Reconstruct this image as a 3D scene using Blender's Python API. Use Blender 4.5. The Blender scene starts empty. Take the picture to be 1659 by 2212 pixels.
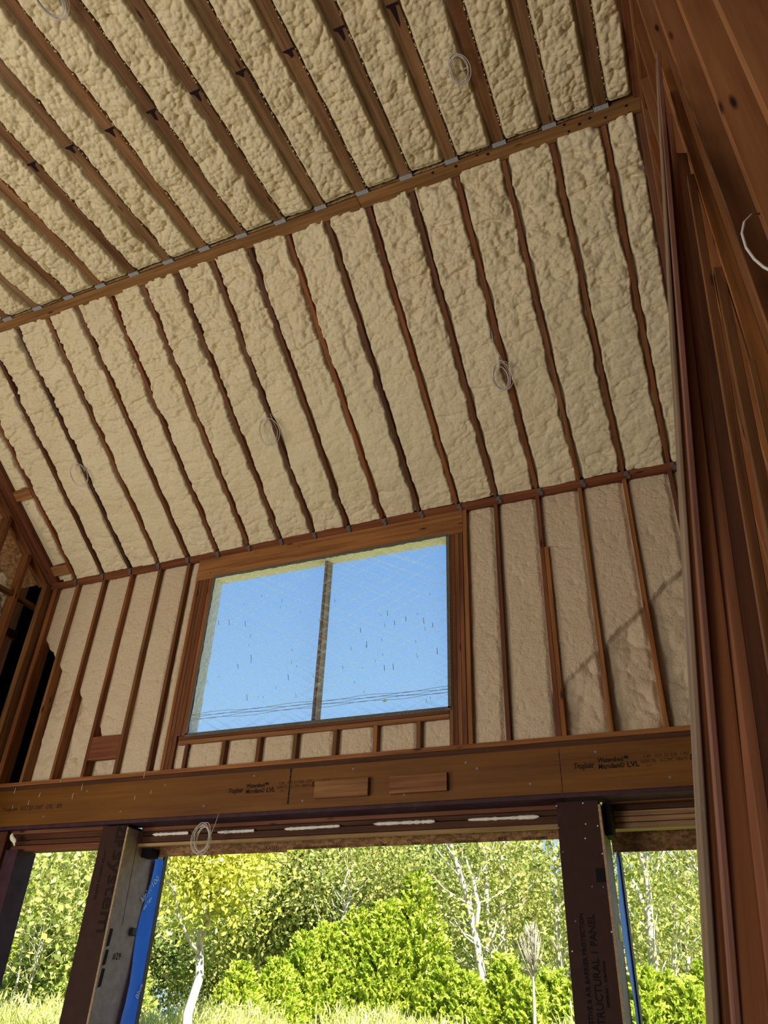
import bpy, bmesh, math, random
import numpy as np
from mathutils import Vector, Matrix
random.seed(7)
rng = np.random.default_rng(11)
S = bpy.context.scene
COL = S.collection
H = 1.6                       # eye height above the floor

# ------------------------------------------------------------------ camera
R = np.array([[0.92348661, 0.38206018, 0.03467699],
              [-0.18447882, 0.52151906, -0.83305788],
              [-0.33636295, 0.76292063, 0.55209788]])
F, CX, CY = 1645.37, 829.5, 1106.0
cam = bpy.data.objects.new('camera', bpy.data.cameras.new('camera'))
COL.objects.link(cam)
cam.matrix_world = Matrix(((R[0][0], -R[1][0], -R[2][0], 0), (R[0][1], -R[1][1], -R[2][1], 0),
                           (R[0][2], -R[1][2], -R[2][2], H), (0, 0, 0, 1)))
cam.data.sensor_fit = 'VERTICAL'; cam.data.sensor_height = 36.0
cam.data.lens = 36.0 * F / 2212.0
cam.data.clip_start = 0.02; cam.data.clip_end = 500
S.camera = cam
S.view_settings.view_transform = 'Standard'; S.view_settings.look = 'None'
S.view_settings.gamma = 1.0; S.view_settings.use_curve_mapping = False
S.view_settings.exposure = 0.0

# ------------------------------------------------------------------ sky, sun, added fill lamps at the rear and left
W = bpy.data.worlds.new('sky'); S.world = W; W.use_nodes = True
wn = W.node_tree; wn.nodes.clear()
wo = wn.nodes.new('ShaderNodeOutputWorld'); wb = wn.nodes.new('ShaderNodeBackground')
wt = wn.nodes.new('ShaderNodeTexCoord'); wsx = wn.nodes.new('ShaderNodeSeparateXYZ'); wr = wn.nodes.new('ShaderNodeValToRGB')
wn.links.new(wt.outputs['Generated'], wsx.inputs[0]); wn.links.new(wsx.outputs['Z'], wr.inputs[0])
wn.links.new(wr.outputs[0], wb.inputs[0]); wn.links.new(wb.outputs[0], wo.inputs[0])
wr.color_ramp.elements[0].position = 0.0; wr.color_ramp.elements[0].color = (0.62, 0.82, 1.0, 1)
wr.color_ramp.elements[1].position = 0.9; wr.color_ramp.elements[1].color = (0.09, 0.21, 0.62, 1)
e = wr.color_ramp.elements.new(0.30); e.color = (0.34, 0.61, 0.98, 1)
e = wr.color_ramp.elements.new(0.50); e.color = (0.21, 0.44, 0.88, 1)
wb.inputs[1].default_value = 1.0

sun = bpy.data.objects.new('sun', bpy.data.lights.new('sun', 'SUN')); COL.objects.link(sun)
sun.data.energy = 18.0; sun.data.angle = math.radians(0.6); sun.data.color = (1.0, 0.93, 0.78)
sun.rotation_euler = (-Vector((0.58, -0.42, 0.66))).to_track_quat('-Z', 'Y').to_euler()

def area(name, loc, target, sx, sy, power, color):
    l = bpy.data.objects.new(name, bpy.data.lights.new(name, 'AREA')); COL.objects.link(l)
    l.data.shape = 'RECTANGLE'; l.data.size = sx; l.data.size_y = sy; l.data.energy = power; l.data.color = color
    l.location = loc; l.rotation_euler = (Vector(target) - Vector(loc)).to_track_quat('-Z', 'Y').to_euler()
    return l
area('added_fill_rear', (-5.2, -3.9, 1.3), (-3.2, 3.0, 5.6), 3.2, 2.2, 205, (1.0, 0.97, 0.92))  # unseen fill lamp, added to brighten the room from behind
area('added_fill_left', (-8.0, 0.2, 1.3), (-2.0, 3.4, 6.2), 2.4, 2.2, 165, (1.0, 0.95, 0.86))  # unseen fill lamp, added on the left to bring out the foam relief

# ------------------------------------------------------------------ helpers
def at(x, y, Y):                                  # where the sight line through a photo point meets the plane Y
    r = R.T @ np.array([(x - CX) / F, (y - CY) / F, 1.0]); r = r * Y / r[1]
    return Vector((r[0], r[1], r[2] + H))
SL = math.radians(33.9); ZT = 4.278 + H; D = 6.02
def slopeZ(Y): return ZT + (D - Y) * math.tan(SL)
def at_slope(x, y, off=0.0):
    r = R.T @ np.array([(x - CX) / F, (y - CY) / F, 1.0]); n = np.array([0, math.sin(SL), math.cos(SL)])
    d = n @ np.array([0, D, ZT - H]) - off; r = r * d / (r @ n)
    return Vector((r[0], r[1], r[2] + H))
SF = math.radians(4.81)
def flatZ(Y): return 5.885 + H + (Y - 3.5) * math.tan(SF)
def at_flat(x, y, off=0.0):
    r = R.T @ np.array([(x - CX) / F, (y - CY) / F, 1.0]); n = np.array([0, -math.sin(SF), math.cos(SF)])
    d = n @ np.array([0, 3.5, 5.885]) - off; r = r * d / (r @ n)
    return Vector((r[0], r[1], r[2] + H))

def tag(o, label=None, cat=None, group=None, kind=None):
    if label: o['label'] = label
    if cat: o['category'] = cat
    if group: o['group'] = group
    if kind: o['kind'] = kind
    return o
def link(o, parent=None):
    COL.objects.link(o)
    if parent is not None:
        o.parent = parent; o.matrix_parent_inverse = Matrix.Identity(4)
    return o
def empty(name, loc=(0, 0, 0)):
    o = bpy.data.objects.new(name, None); o.location = loc; o.empty_display_size = 0.1
    return link(o)
def mesh_obj(name, verts, faces, mat, parent=None, smooth=False, mats=None, midx=None):
    me = bpy.data.meshes.new(name)
    me.from_pydata([tuple(v) for v in verts], [], faces)
    me.materials.append(mat)
    if mats:
        for m in mats: me.materials.append(m)
        me.polygons.foreach_set('material_index', midx)
    if smooth: me.polygons.foreach_set('use_smooth', [True] * len(me.polygons))
    me.update()
    o = bpy.data.objects.new(name, me)
    return link(o, parent)
def bm_obj(name, bm, mat, parent=None, smooth=False):
    me = bpy.data.meshes.new(name); bm.to_mesh(me); bm.free(); me.materials.append(mat)
    if smooth: me.polygons.foreach_set('use_smooth', [True] * len(me.polygons))
    o = bpy.data.objects.new(name, me); return link(o, parent)

def box_bm(bm, lo, hi, bev=0.0):
    r = bmesh.ops.create_cube(bm, size=1.0)
    vs = r['verts']
    for v in vs:
        v.co = Vector([lo[i] + (v.co[i] + .5) * (hi[i] - lo[i]) for i in range(3)])
    if bev > 0:
        es = list({e for v in vs for e in v.link_edges})
        bmesh.ops.bevel(bm, geom=es, offset=bev, segments=1, affect='EDGES', clamp_overlap=True)
def box(name, lo, hi, mat, parent=None, bev=0.002):
    """A board or block. Its mesh is local with the longest side along local X, so the grain follows it."""
    lo = Vector([min(a, b) for a, b in zip(lo, hi)]); hi2 = Vector([max(a, b) for a, b in zip(lo, hi)])
    size = hi2 - lo; ax = max(range(3), key=lambda i: size[i])
    if ax == 0: M = Matrix.Identity(3)
    elif ax == 1: M = Matrix(((0, 1, 0), (1, 0, 0), (0, 0, -1))).transposed()
    else: M = Matrix(((0, 0, 1), (0, 1, 0), (-1, 0, 0))).transposed()
    # columns of M: local axes in world
    cx = M.col[0]; 
    ls = [abs(sum(M.col[i][k] * size[k] for k in range(3))) for i in range(3)]
    bm = bmesh.new(); box_bm(bm, [-s / 2 for s in ls], [s / 2 for s in ls], min(bev, min(ls) * .3))
    o = bm_obj(name, bm, mat)
    c = (lo + hi2) / 2
    mw = M.to_4x4(); mw.translation = c
    o.matrix_world = mw
    if parent is not None:
        o.parent = parent; o.matrix_parent_inverse = (parent_matrix(parent)).inverted()
    return o
def parent_matrix(p):
    m = p.matrix_basis.copy()
    q = p
    while q.parent is not None:
        m = q.parent.matrix_basis @ q.matrix_parent_inverse @ m; q = q.parent
    return m
def board(name, P0, P1, up, w, t, mat, parent=None, bev=0.002):
    """Board from P0 to P1 (centre line); w across, t along 'up'."""
    P0 = Vector(P0); P1 = Vector(P1); x = (P1 - P0); L = x.length; x.normalize()
    z = Vector(up); z = (z - x * z.dot(x)).normalized(); y = z.cross(x)
    bm = bmesh.new(); box_bm(bm, (-L / 2, -w / 2, -t / 2), (L / 2, w / 2, t / 2), bev)
    o = bm_obj(name, bm, mat)
    M = Matrix((x, y, z)).transposed().to_4x4(); M.translation = (P0 + P1) / 2
    o.matrix_world = M
    if parent is not None:
        o.parent = parent; o.matrix_parent_inverse = parent_matrix(parent).inverted()
    return o
def attach(o, parent):
    o.parent = parent; o.matrix_parent_inverse = parent_matrix(parent).inverted(); return o

def tube_data(path, radii, sides=6):
    verts = []; faces = []; n = len(path)
    prev = None
    for i, p in enumerate(path):
        p = Vector(p)
        t = (Vector(path[min(i + 1, n - 1)]) - Vector(path[max(i - 1, 0)])).normalized()
        a = prev if prev is not None else (Vector((0, 0, 1)) if abs(t.z) < .9 else Vector((1, 0, 0)))
        a = (a - t * a.dot(t))
        if a.length < 1e-6: a = t.orthogonal()
        a.normalize(); prev = a; b = t.cross(a)
        r = radii[i] if hasattr(radii, '__len__') else radii
        for k in range(sides):
            an = 2 * math.pi * k / sides
            verts.append(p + (a * math.cos(an) + b * math.sin(an)) * r)
    for i in range(n - 1):
        for k in range(sides):
            faces.append((i * sides + k, i * sides + (k + 1) % sides, (i + 1) * sides + (k + 1) % sides, (i + 1) * sides + k))
    faces.append(tuple(range(sides))[::-1]); faces.append(tuple((n - 1) * sides + k for k in range(sides)))
    return verts, faces
def tubes(name, list_of, mat, parent=None, sides=6):
    V = []; Fs = []
    for path, rad in list_of:
        v, f = tube_data(path, rad, sides); b = len(V); V += v; Fs += [tuple(i + b for i in q) for q in f]
    return mesh_obj(name, V, Fs, mat, parent, smooth=True)

# ---- numpy noise
def vnoise(x, y, seed):
    xi = np.floor(x).astype(np.int64); yi = np.floor(y).astype(np.int64); fx = x - xi; fy = y - yi
    fx = fx * fx * (3 - 2 * fx); fy = fy * fy * (3 - 2 * fy)
    def h(a, b):
        n = (a * 374761393 + b * 668265263 + seed * 974634777) & 0xffffffff
        n = ((n ^ (n >> 13)) * 1274126177) & 0xffffffff
        return ((n ^ (n >> 16)) & 0xffff) / 65535.0
    return (h(xi, yi) * (1 - fx) + h(xi + 1, yi) * fx) * (1 - fy) + (h(xi, yi + 1) * (1 - fx) + h(xi + 1, yi + 1) * fx) * fy
def fbm(x, y, seed, o=4):
    s = 0; a = .5
    for i in range(o): s = s + a * vnoise(x * 2 ** i, y * 2 ** i, seed + i * 17); a *= .5
    return s
def cells(x, y, seed):
    """rounded lumps: 1 at a lump's middle, 0 at the creases"""
    xi = np.floor(x).astype(np.int64); yi = np.floor(y).astype(np.int64)
    d1 = np.full(x.shape, 9.0); d2 = np.full(x.shape, 9.0)
    for i in (-1, 0, 1):
        for j in (-1, 0, 1):
            a = xi + i; b = yi + j
            n = (a * 374761393 + b * 668265263 + seed * 974634777) & 0xffffffff
            n = ((n ^ (n >> 13)) * 1274126177) & 0xffffffff; n = n ^ (n >> 16)
            px = a + (n & 0xff) / 255.0; py = b + ((n >> 8) & 0xff) / 255.0
            d = (x - px) ** 2 + (y - py) ** 2
            d2 = np.minimum(d2, np.maximum(d1, d)); d1 = np.minimum(d1, d)
    return np.sqrt(np.clip(1 - d1 / 0.9, 0, 1)), np.sqrt(d2) - np.sqrt(d1)

def foam(name, O, U, V, N, nu, nv, lu, lv, hf, mat, keep=None):
    u = np.linspace(0, lu, nu); v = np.linspace(0, lv, nv); UU, VV = np.meshgrid(u, v)
    h = hf(UU, VV)
    O = np.array(O); U = np.array(U); V = np.array(V); N = np.array(N)
    P = O + UU[..., None] * U + VV[..., None] * V + h[..., None] * N
    idx = np.arange(nu * nv).reshape(nv, nu)
    q = np.stack([idx[:-1, :-1], idx[:-1, 1:], idx[1:, 1:], idx[1:, :-1]], -1)
    if keep is not None:
        m = keep((UU[:-1, :-1] + UU[1:, 1:]) / 2, (VV[:-1, :-1] + VV[1:, 1:]) / 2); q = q[m]
    q = q.reshape(-1, 4)
    me = bpy.data.meshes.new(name)
    me.vertices.add(nu * nv); me.vertices.foreach_set('co', P.reshape(-1).astype(np.float32))
    me.loops.add(len(q) * 4); me.loops.foreach_set('vertex_index', q.reshape(-1).astype(np.int32))
    me.polygons.add(len(q)); me.polygons.foreach_set('loop_start', np.arange(0, len(q) * 4, 4, dtype=np.int32))
    me.polygons.foreach_set('use_smooth', np.ones(len(q), dtype=bool))
    me.update(calc_edges=True); me.validate(); me.materials.append(mat)
    return link(bpy.data.objects.new(name, me))

# ------------------------------------------------------------------ materials
def newmat(name):
    m = bpy.data.materials.new(name); m.use_nodes = True; nt = m.node_tree; nt.nodes.clear()
    out = nt.nodes.new('ShaderNodeOutputMaterial'); b = nt.nodes.new('ShaderNodeBsdfPrincipled')
    nt.links.new(b.outputs[0], out.inputs[0]); return m, nt, b, out
def ramp(nt, fac, stops):
    r = nt.nodes.new('ShaderNodeValToRGB'); nt.links.new(fac, r.inputs[0])
    for i, (p, c) in enumerate(stops):
        el = r.color_ramp.elements[i] if i < 2 else r.color_ramp.elements.new(p)
        el.position = p; el.color = (*c, 1)
    return r.outputs[0]
def mixc(nt, fac, a, b, mode='MIX'):
    m = nt.nodes.new('ShaderNodeMix'); m.data_type = 'RGBA'; m.blend_type = mode
    for s, v in ((m.inputs[0], fac), (m.inputs[6], a), (m.inputs[7], b)):
        if isinstance(v, (int, float)): s.default_value = v
        elif isinstance(v, tuple): s.default_value = (*v, 1)
        else: nt.links.new(v, s)
    return m.outputs[2]
def noise(nt, vec, scale, detail=4, rough=.6, vscale=None, loc=None):
    if vscale or loc is not None:
        mp = nt.nodes.new('ShaderNodeMapping'); nt.links.new(vec, mp.inputs[0])
        if vscale: mp.inputs['Scale'].default_value = vscale
        if loc is not None: nt.links.new(loc, mp.inputs['Location'])
        vec = mp.outputs[0]
    n = nt.nodes.new('ShaderNodeTexNoise'); nt.links.new(vec, n.inputs['Vector'])
    n.inputs['Scale'].default_value = scale; n.inputs['Detail'].default_value = detail; n.inputs['Roughness'].default_value = rough
    return n.outputs[0]
def math_(nt, op, a, b=None):
    m = nt.nodes.new('ShaderNodeMath'); m.operation = op
    for i, v in enumerate((a, b)):
        if v is None: continue
        if isinstance(v, (int, float)): m.inputs[i].default_value = v
        else: nt.links.new(v, m.inputs[i])
    return m.outputs[0]
def wood(name, stops, knots=True, rough=.65, spread=.45, overspray=0.0, grain=.46):
    m, nt, b, out = newmat(name)
    tc = nt.nodes.new('ShaderNodeTexCoord').outputs['Object']; oi = nt.nodes.new('ShaderNodeObjectInfo')
    cmb = nt.nodes.new('ShaderNodeCombineXYZ')
    for i, k in enumerate((37.0, 11.0, 23.0)): nt.links.new(math_(nt, 'MULTIPLY', oi.outputs['Random'], k), cmb.inputs[i])
    g1 = noise(nt, tc, 1.0, 6, .62, (1.3, 34, 34), cmb.outputs[0])
    g2 = noise(nt, tc, 1.0, 3, .5, (.8, 7, 7), cmb.outputs[0])
    base = ramp(nt, g2, stops)
    dark = ramp(nt, g1, [(.30, (grain, grain * .9, grain * .8)), (.62, (1, 1, 1))])
    c = mixc(nt, 1.0, base, dark, 'MULTIPLY')
    tone = ramp(nt, oi.outputs['Random'], [(0, (1 - spread, 1 - spread, 1 - spread)), (1, (1.0 + .0, 1.0, 1.0))])
    wn_ = nt.nodes.new('ShaderNodeTexWhiteNoise'); wn_.noise_dimensions = '1D'; nt.links.new(oi.outputs['Random'], wn_.inputs['W'])
    hue = ramp(nt, wn_.outputs[0], [(0, (1.0, .80, .66)), (1, (1.0, 1.03, 1.05))])
    c = mixc(nt, 1.0, c, tone, 'MULTIPLY'); c = mixc(nt, 1.0, c, hue, 'MULTIPLY')
    if knots:
        v = nt.nodes.new('ShaderNodeTexVoronoi'); mp = nt.nodes.new('ShaderNodeMapping'); nt.links.new(tc, mp.inputs[0])
        mp.inputs['Scale'].default_value = (2.2, 9, 9); nt.links.new(cmb.outputs[0], mp.inputs['Location'])
        nt.links.new(mp.outputs[0], v.inputs['Vector']); v.inputs['Scale'].default_value = 1.0
        k = ramp(nt, v.outputs['Distance'], [(.05, (1, 1, 1)), (.13, (0, 0, 0))])
        c = mixc(nt, k, c, (.035, .012, .006))
    if overspray > 0:
        s = noise(nt, tc, 1.0, 5, .7, (60, 120, 120), cmb.outputs[0])
        k = ramp(nt, s, [(.68 - overspray * .1, (0, 0, 0)), (.74, (1, 1, 1))]); k = math_(nt, 'MULTIPLY', k, .55)
        c = mixc(nt, k, c, (.62, .50, .34))
    nt.links.new(c, b.inputs['Base Color']); b.inputs['Roughness'].default_value = rough
    b.inputs['Specular IOR Level'].default_value = .25
    bp = nt.nodes.new('ShaderNodeBump'); bp.inputs['Strength'].default_value = .25; bp.inputs['Distance'].default_value = .004
    nt.links.new(g1, bp.inputs['Height']); nt.links.new(bp.outputs[0], b.inputs['Normal'])
    return m
M = {}
M['stud'] = wood('fir_lumber', [(.30, (.21, .080, .026)), (.70, (.42, .19, .065))], spread=.45)
M['joist'] = wood('joist_lumber', [(.30, (.20, .098, .043)), (.70, (.37, .205, .095))], spread=.22, overspray=.4)
M['rafter'] = wood('rafter_lumber', [(.30, (.17, .055, .018)), (.70, (.36, .15, .05))], spread=.5, overspray=.25)
M['beamwood'] = wood('ridge_beam_lumber', [(.30, (.26, .125, .043)), (.70, (.40, .21, .075))], spread=.12, knots=True)
M['header'] = wood('header_lumber', [(.30, (.30, .125, .038)), (.70, (.46, .215, .07))], spread=.1)
M['red'] = wood('reddish_lumber', [(.30, (.165, .058, .027)), (.70, (.29, .115, .05))], spread=.3)
M['lean'] = wood('weathered_lumber', [(.30, (.20, .075, .028)), (.70, (.40, .18, .07))], spread=.35, overspray=.2)
M['greywood'] = wood('weathered_grey_lumber', [(.30, (.16, .11, .075)), (.70, (.34, .25, .17))], spread=.1, overspray=.2)
M['pinkwood'] = wood('pinkish_lumber', [(.30, (.27, .12, .08)), (.70, (.42, .20, .13))], spread=.1, knots=False)
M['sidestud'] = wood('pine_side_lumber', [(.30, (.24, .095, .035)), (.70, (.36, .155, .06))], spread=.12, grain=.75)
M['orange'] = wood('orange_red_lumber', [(.30, (.30, .105, .045)), (.70, (.46, .18, .08))], spread=.1)
M['pale'] = wood('pale_lumber', [(.30, (.40, .26, .13)), (.70, (.58, .40, .22))], spread=.1, knots=False)
M['dkwood'] = wood('dark_lumber', [(.30, (.075, .027, .012)), (.70, (.15, .06, .024))], spread=.2)
M['lvl'] = wood('laminated_veneer', [(.30, (.15, .058, .008)), (.70, (.22, .092, .013))], spread=.04, knots=False, rough=.5, grain=.8)
def flat(name, col, rough=.7, metal=0.0, var=0.0, scale=20):
    m, nt, b, out = newmat(name); b.inputs['Roughness'].default_value = rough; b.inputs['Metallic'].default_value = metal; b.inputs['Specular IOR Level'].default_value = .15
    if var:
        tc = nt.nodes.new('ShaderNodeTexCoord').outputs['Object']; n = noise(nt, tc, scale, 5, .65)
        c = ramp(nt, n, [(.3, tuple(x * (1 - var) for x in col)), (.7, tuple(min(1, x * (1 + var)) for x in col))])
        nt.links.new(c, b.inputs['Base Color'])
    else: b.inputs['Base Color'].default_value = (*col, 1)
    return m
M['metal'] = flat('galvanised_steel', (.42, .45, .50), .4, .25, .25, 60)
M['dullmetal'] = flat('dull_tie_steel', (.17, .16, .16), .55, .5, .3, 60)
M['steel'] = flat('primed_steel', (.060, .026, .034), .55, 0, .3, 8)
M['black'] = flat('black_ink', (.012, .008, .010), .8)
M['ink'] = flat('printed_ink', (.022, .012, .008), .8)
M['fadedink'] = flat('faded_ink', (.075, .032, .012), .8)
M['whiteink'] = flat('white_print', (.55, .65, .85), .7)
M['tar'] = flat('dark_stain', (.018, .008, .012), .6)
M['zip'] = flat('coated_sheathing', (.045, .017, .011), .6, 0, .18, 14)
M['zipside'] = flat('daylit_sheathing_side', (.34, .23, .215), .6, 0, .22, 10)  # lit copy of the post sheathing, daylight put into its colour
M['edge'] = flat('panel_edge', (.42, .29, .16), .8, 0, .3, 40)
M['blue'] = flat('blue_membrane', (.02, .17, .85), .45, 0, .15, 5)
M['trim'] = flat('brown_trim', (.11, .075, .055), .6, 0, .2, 20)
M['cable'] = flat('white_cable', (.62, .56, .50), .5)
M['note'] = flat('yellow_note', (.78, .62, .20), .8)
M['plug'] = flat('dark_plastic', (.03, .035, .035), .4)
M['floor'] = flat('plywood_floor', (.50, .36, .21), .8, 0, .2, 4)
M['ground'] = flat('grassy_ground', (.20, .25, .06), .95, 0, .4, 1.5)
M['white'] = flat('white_paint', (.80, .80, .78), .6)
M['glassdark'] = flat('window_glass', (.08, .10, .12), .15)
M['roofing'] = flat('grey_shingles', (.22, .22, .23), .8, 0, .3, 9)
def osb(name, a, b_):
    m, nt, b, out = newmat(name); tc = nt.nodes.new('ShaderNodeTexCoord').outputs['Object']
    v = nt.nodes.new('ShaderNodeTexVoronoi'); mp = nt.nodes.new('ShaderNodeMapping'); nt.links.new(tc, mp.inputs[0])
    mp.inputs['Scale'].default_value = (18, 30, 45); mp.inputs['Rotation'].default_value = (0, .5, 0)
    nt.links.new(mp.outputs[0], v.inputs['Vector']); v.inputs['Scale'].default_value = 1
    c = ramp(nt, v.outputs['Color'], [(.2, a), (.8, b_)]); n = noise(nt, tc, 30, 5, .7)
    c = mixc(nt, 1.0, c, ramp(nt, n, [(.35, (.5, .45, .4)), (.6, (1, 1, 1))]), 'MULTIPLY')
    nt.links.new(c, b.inputs['Base Color']); b.inputs['Roughness'].default_value = .8
    bp = nt.nodes.new('ShaderNodeBump'); bp.inputs['Strength'].default_value = .5; bp.inputs['Distance'].default_value = .006
    nt.links.new(n, bp.inputs['Height']); nt.links.new(bp.outputs[0], b.inputs['Normal']); return m
M['osb'] = osb('strand_board', (.22, .10, .03), (.42, .22, .075))
M['crumb'] = osb('foam_crumbed_board', (.55, .34, .14), (.85, .62, .34))
def foam_mat(name, col, dirt, bump, scale):
    m, nt, b, out = newmat(name); tc = nt.nodes.new('ShaderNodeTexCoord').outputs['Object']
    n = noise(nt, tc, 2.2, 5, .6)
    c = ramp(nt, n, [(.30, tuple(x * d for x, d in zip(col, dirt))), (.62, col)])
    n3 = noise(nt, tc, 55, 2, .5)
    c = mixc(nt, 1.0, c, ramp(nt, n3, [(.2, (.90, .88, .84)), (.55, (1, 1, 1))]), 'MULTIPLY')
    nt.links.new(c, b.inputs['Base Color']); b.inputs['Roughness'].default_value = .62; b.inputs['Specular IOR Level'].default_value = .3
    n2 = noise(nt, tc, scale, 4, .62)
    bp = nt.nodes.new('ShaderNodeBump'); bp.inputs['Strength'].default_value = bump; bp.inputs['Distance'].default_value = .02
    nt.links.new(n2, bp.inputs['Height']); nt.links.new(bp.outputs[0], b.inputs['Normal']); return m
M['foam'] = foam_mat('spray_foam', (.79, .665, .425), (.93, .92, .88), .35, 45)
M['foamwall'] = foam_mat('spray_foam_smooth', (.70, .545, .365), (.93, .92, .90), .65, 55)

# foliage: every leaf keeps its own colour
def leaf_mat(name, stops, transl=.45):
    m, nt, b, out = newmat(name); g = nt.nodes.new('ShaderNodeNewGeometry')
    c = ramp(nt, g.outputs['Random Per Island'], stops)
    tcn = nt.nodes.new('ShaderNodeTexCoord').outputs['Object']; n = noise(nt, tcn, .7, 3, .6)
    c = mixc(nt, 1.0, c, ramp(nt, n, [(.3, (.72, .80, .75)), (.7, (1.0, 1.0, 1.0))]), 'MULTIPLY')
    nt.links.new(c, b.inputs['Base Color']); b.inputs['Roughness'].default_value = .55
    t = nt.nodes.new('ShaderNodeBsdfTranslucent'); nt.links.new(c, t.inputs[0])
    ms = nt.nodes.new('ShaderNodeMixShader'); ms.inputs[0].default_value = transl
    nt.links.new(b.outputs[0], ms.inputs[1]); nt.links.new(t.outputs[0], ms.inputs[2]); nt.links.new(ms.outputs[0], out.inputs[0])
    return m
M['yleaf'] = leaf_mat('yellow_green_leaves', [(0, (.42, .48, .06)), (.45, (.70, .68, .10)), (.8, (.88, .80, .20)), (1, (.92, .86, .42))])
M['oak'] = leaf_mat('olive_leaves', [(0, (.20, .26, .05)), (.5, (.44, .48, .11)), (.95, (.66, .60, .22)), (1, (.62, .42, .16))])
M['oak2'] = leaf_mat('dull_green_leaves', [(0, (.15, .22, .08)), (.5, (.32, .40, .14)), (.96, (.54, .56, .24)), (1, (.56, .36, .16))])
M['cedar'] = leaf_mat('bright_evergreen', [(0, (.34, .48, .03)), (.5, (.54, .63, .07)), (1, (.80, .78, .16))])
M['cedar2'] = leaf_mat('light_evergreen', [(0, (.30, .40, .07)), (.5, (.52, .60, .14)), (1, (.72, .72, .26))])
M['meadow'] = leaf_mat('meadow_blades', [(0, (.42, .46, .12)), (.5, (.66, .66, .22)), (1, (.85, .80, .42))])
M['bark'] = flat('pale_bark', (.50, .46, .38), .85, 0, .3, 6)
M['greybark'] = flat('grey_bark', (.36, .32, .27), .85, 0, .3, 6)

def text(s, P, xd, yd, size, mat, parent, name='printed_text', shear=0.0, bold=0.0, sx=1.0):
    cu = bpy.data.curves.new(name, 'FONT'); cu.body = s; cu.size = size; cu.shear = shear; cu.offset = bold; cu.extrude = 0.0004
    cu.resolution_u = 2
    tmp = bpy.data.objects.new(name + '_curve', cu)
    me = bpy.data.meshes.new_from_object(tmp); bpy.data.objects.remove(tmp)
    me.materials.clear(); me.materials.append(mat)
    o = link(bpy.data.objects.new(name, me))
    xd = Vector(xd).normalized(); yd = Vector(yd); yd = (yd - xd * yd.dot(xd)).normalized(); z = xd.cross(yd)
    m = Matrix((xd * sx, yd, z)).transposed().to_4x4(); m.translation = Vector(P); o.matrix_world = m
    return attach(o, parent)
ORD = ['first', 'second', 'third', 'fourth', 'fifth', 'sixth', 'seventh', 'eighth', 'ninth', 'tenth', 'eleventh', 'twelfth',
       'thirteenth', 'fourteenth', 'fifteenth', 'sixteenth', 'seventeenth', 'eighteenth', 'nineteenth', 'twentieth']

# ------------------------------------------------------------------ the setting
XR, XL = 0.43, -7.10
GX = [.14 - .402 * k for k in range(19)]
def structure(o): o['kind'] = 'structure'; return o
structure(box('floor', (-8.4, -4.1, -.05), (.62, 6.5, 0), M['floor']))
gz = -0.35
def gzf(y): t = min(1, max(0, (y - 7.2) / 4.0)); return gz + 1.0 * t * t * (3 - 2 * t) + .004 * max(0, y - 11)
gy = [6.9, 7.2, 8, 8.8, 9.6, 10.4, 11.2, 14, 20, 30, 70]
structure(mesh_obj('ground', [(x, y, gzf(y)) for y in gy for x in (-70, 25)], [(2 * i, 2 * i + 1, 2 * i + 3, 2 * i + 2) for i in range(len(gy) - 1)], M['ground'], smooth=True))

# sloping foam, between roof beam and window wall
Ls = (D - 3.63) / math.cos(SL)
def woodgap(x, grid, half):
    d = np.full(x.shape, 9.0)
    for g in grid: d = np.minimum(d, np.abs(x - g) - half)
    return d
def sm(t): t = np.clip(t, 0, 1); return t * t * (3 - 2 * t)
def h_slope(u, v):
    x = XL + u
    wx = x + (fbm(x * 4, v * 4, 5) - .5) * .12; wv = v + (fbm(x * 4, v * 4, 9) - .5) * .12
    a, ea = cells(wx * 7, wv * 10, 1); b, eb = cells(wx * 17, wv * 23, 2); c, ec = cells(wx * 36, wv * 44, 3)
    low = fbm(x * 2.2, v * 1.6, 21, 4); rid = 1 - np.abs(fbm(x * 3.1, v * 5.2, 27, 4) * 2.13 - 1) * 2
    d = woodgap(x + (fbm(v * 6, x * 3, 33, 4) - .5) * .060 + (fbm(v * 40, x * 9, 35, 2) - .4) * .010, GX, .016)
    d = np.minimum(d, x + 6.90 + (fbm(v * 5, v * 0, 38, 4) - .5) * .14)
    for px_, py_ in ((48, 1070), (128, 1233)):
        vb = (D - at_slope(px_, py_).y) / math.cos(SL)
        d = np.where(x < -6.69, np.minimum(d, np.abs(v - vb + (fbm(x * 14, x * 0, 39, 3) - .5) * .03) - .060), d)
    d = np.minimum(d, .392 - x + (fbm(v * 6, v * 0, 31, 3) - .5) * .03)
    rough = sm((v - .9) / 1.6) * .75 + .55 - .25 * sm((fbm(x * .9, v * .9, 29, 2) - .35) * 4)
    lump = ((a - .5) * .040 + (b - .5) * .030 + (c - .5) * .012 - np.clip(rid - .55, 0, 1) * .05) * rough + (low - .5) * .06
    edge = sm(d / .030)
    h = -.022 - (1 - edge) * .034 + edge * (.012 + lump)
    dt = woodgap(x, GX, .013)
    return h - sm(-dt / .006) * sm((.012 - d) / .01) * .10
O = (XL, D, ZT); Vd = (0, -math.cos(SL), math.sin(SL)); Nd = (0, -math.sin(SL), -math.cos(SL))
structure(foam('ceiling', O, (1, 0, 0), Vd, Nd, 1060, 420, 7.6, Ls + .02, h_slope, M['foam']))
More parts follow.
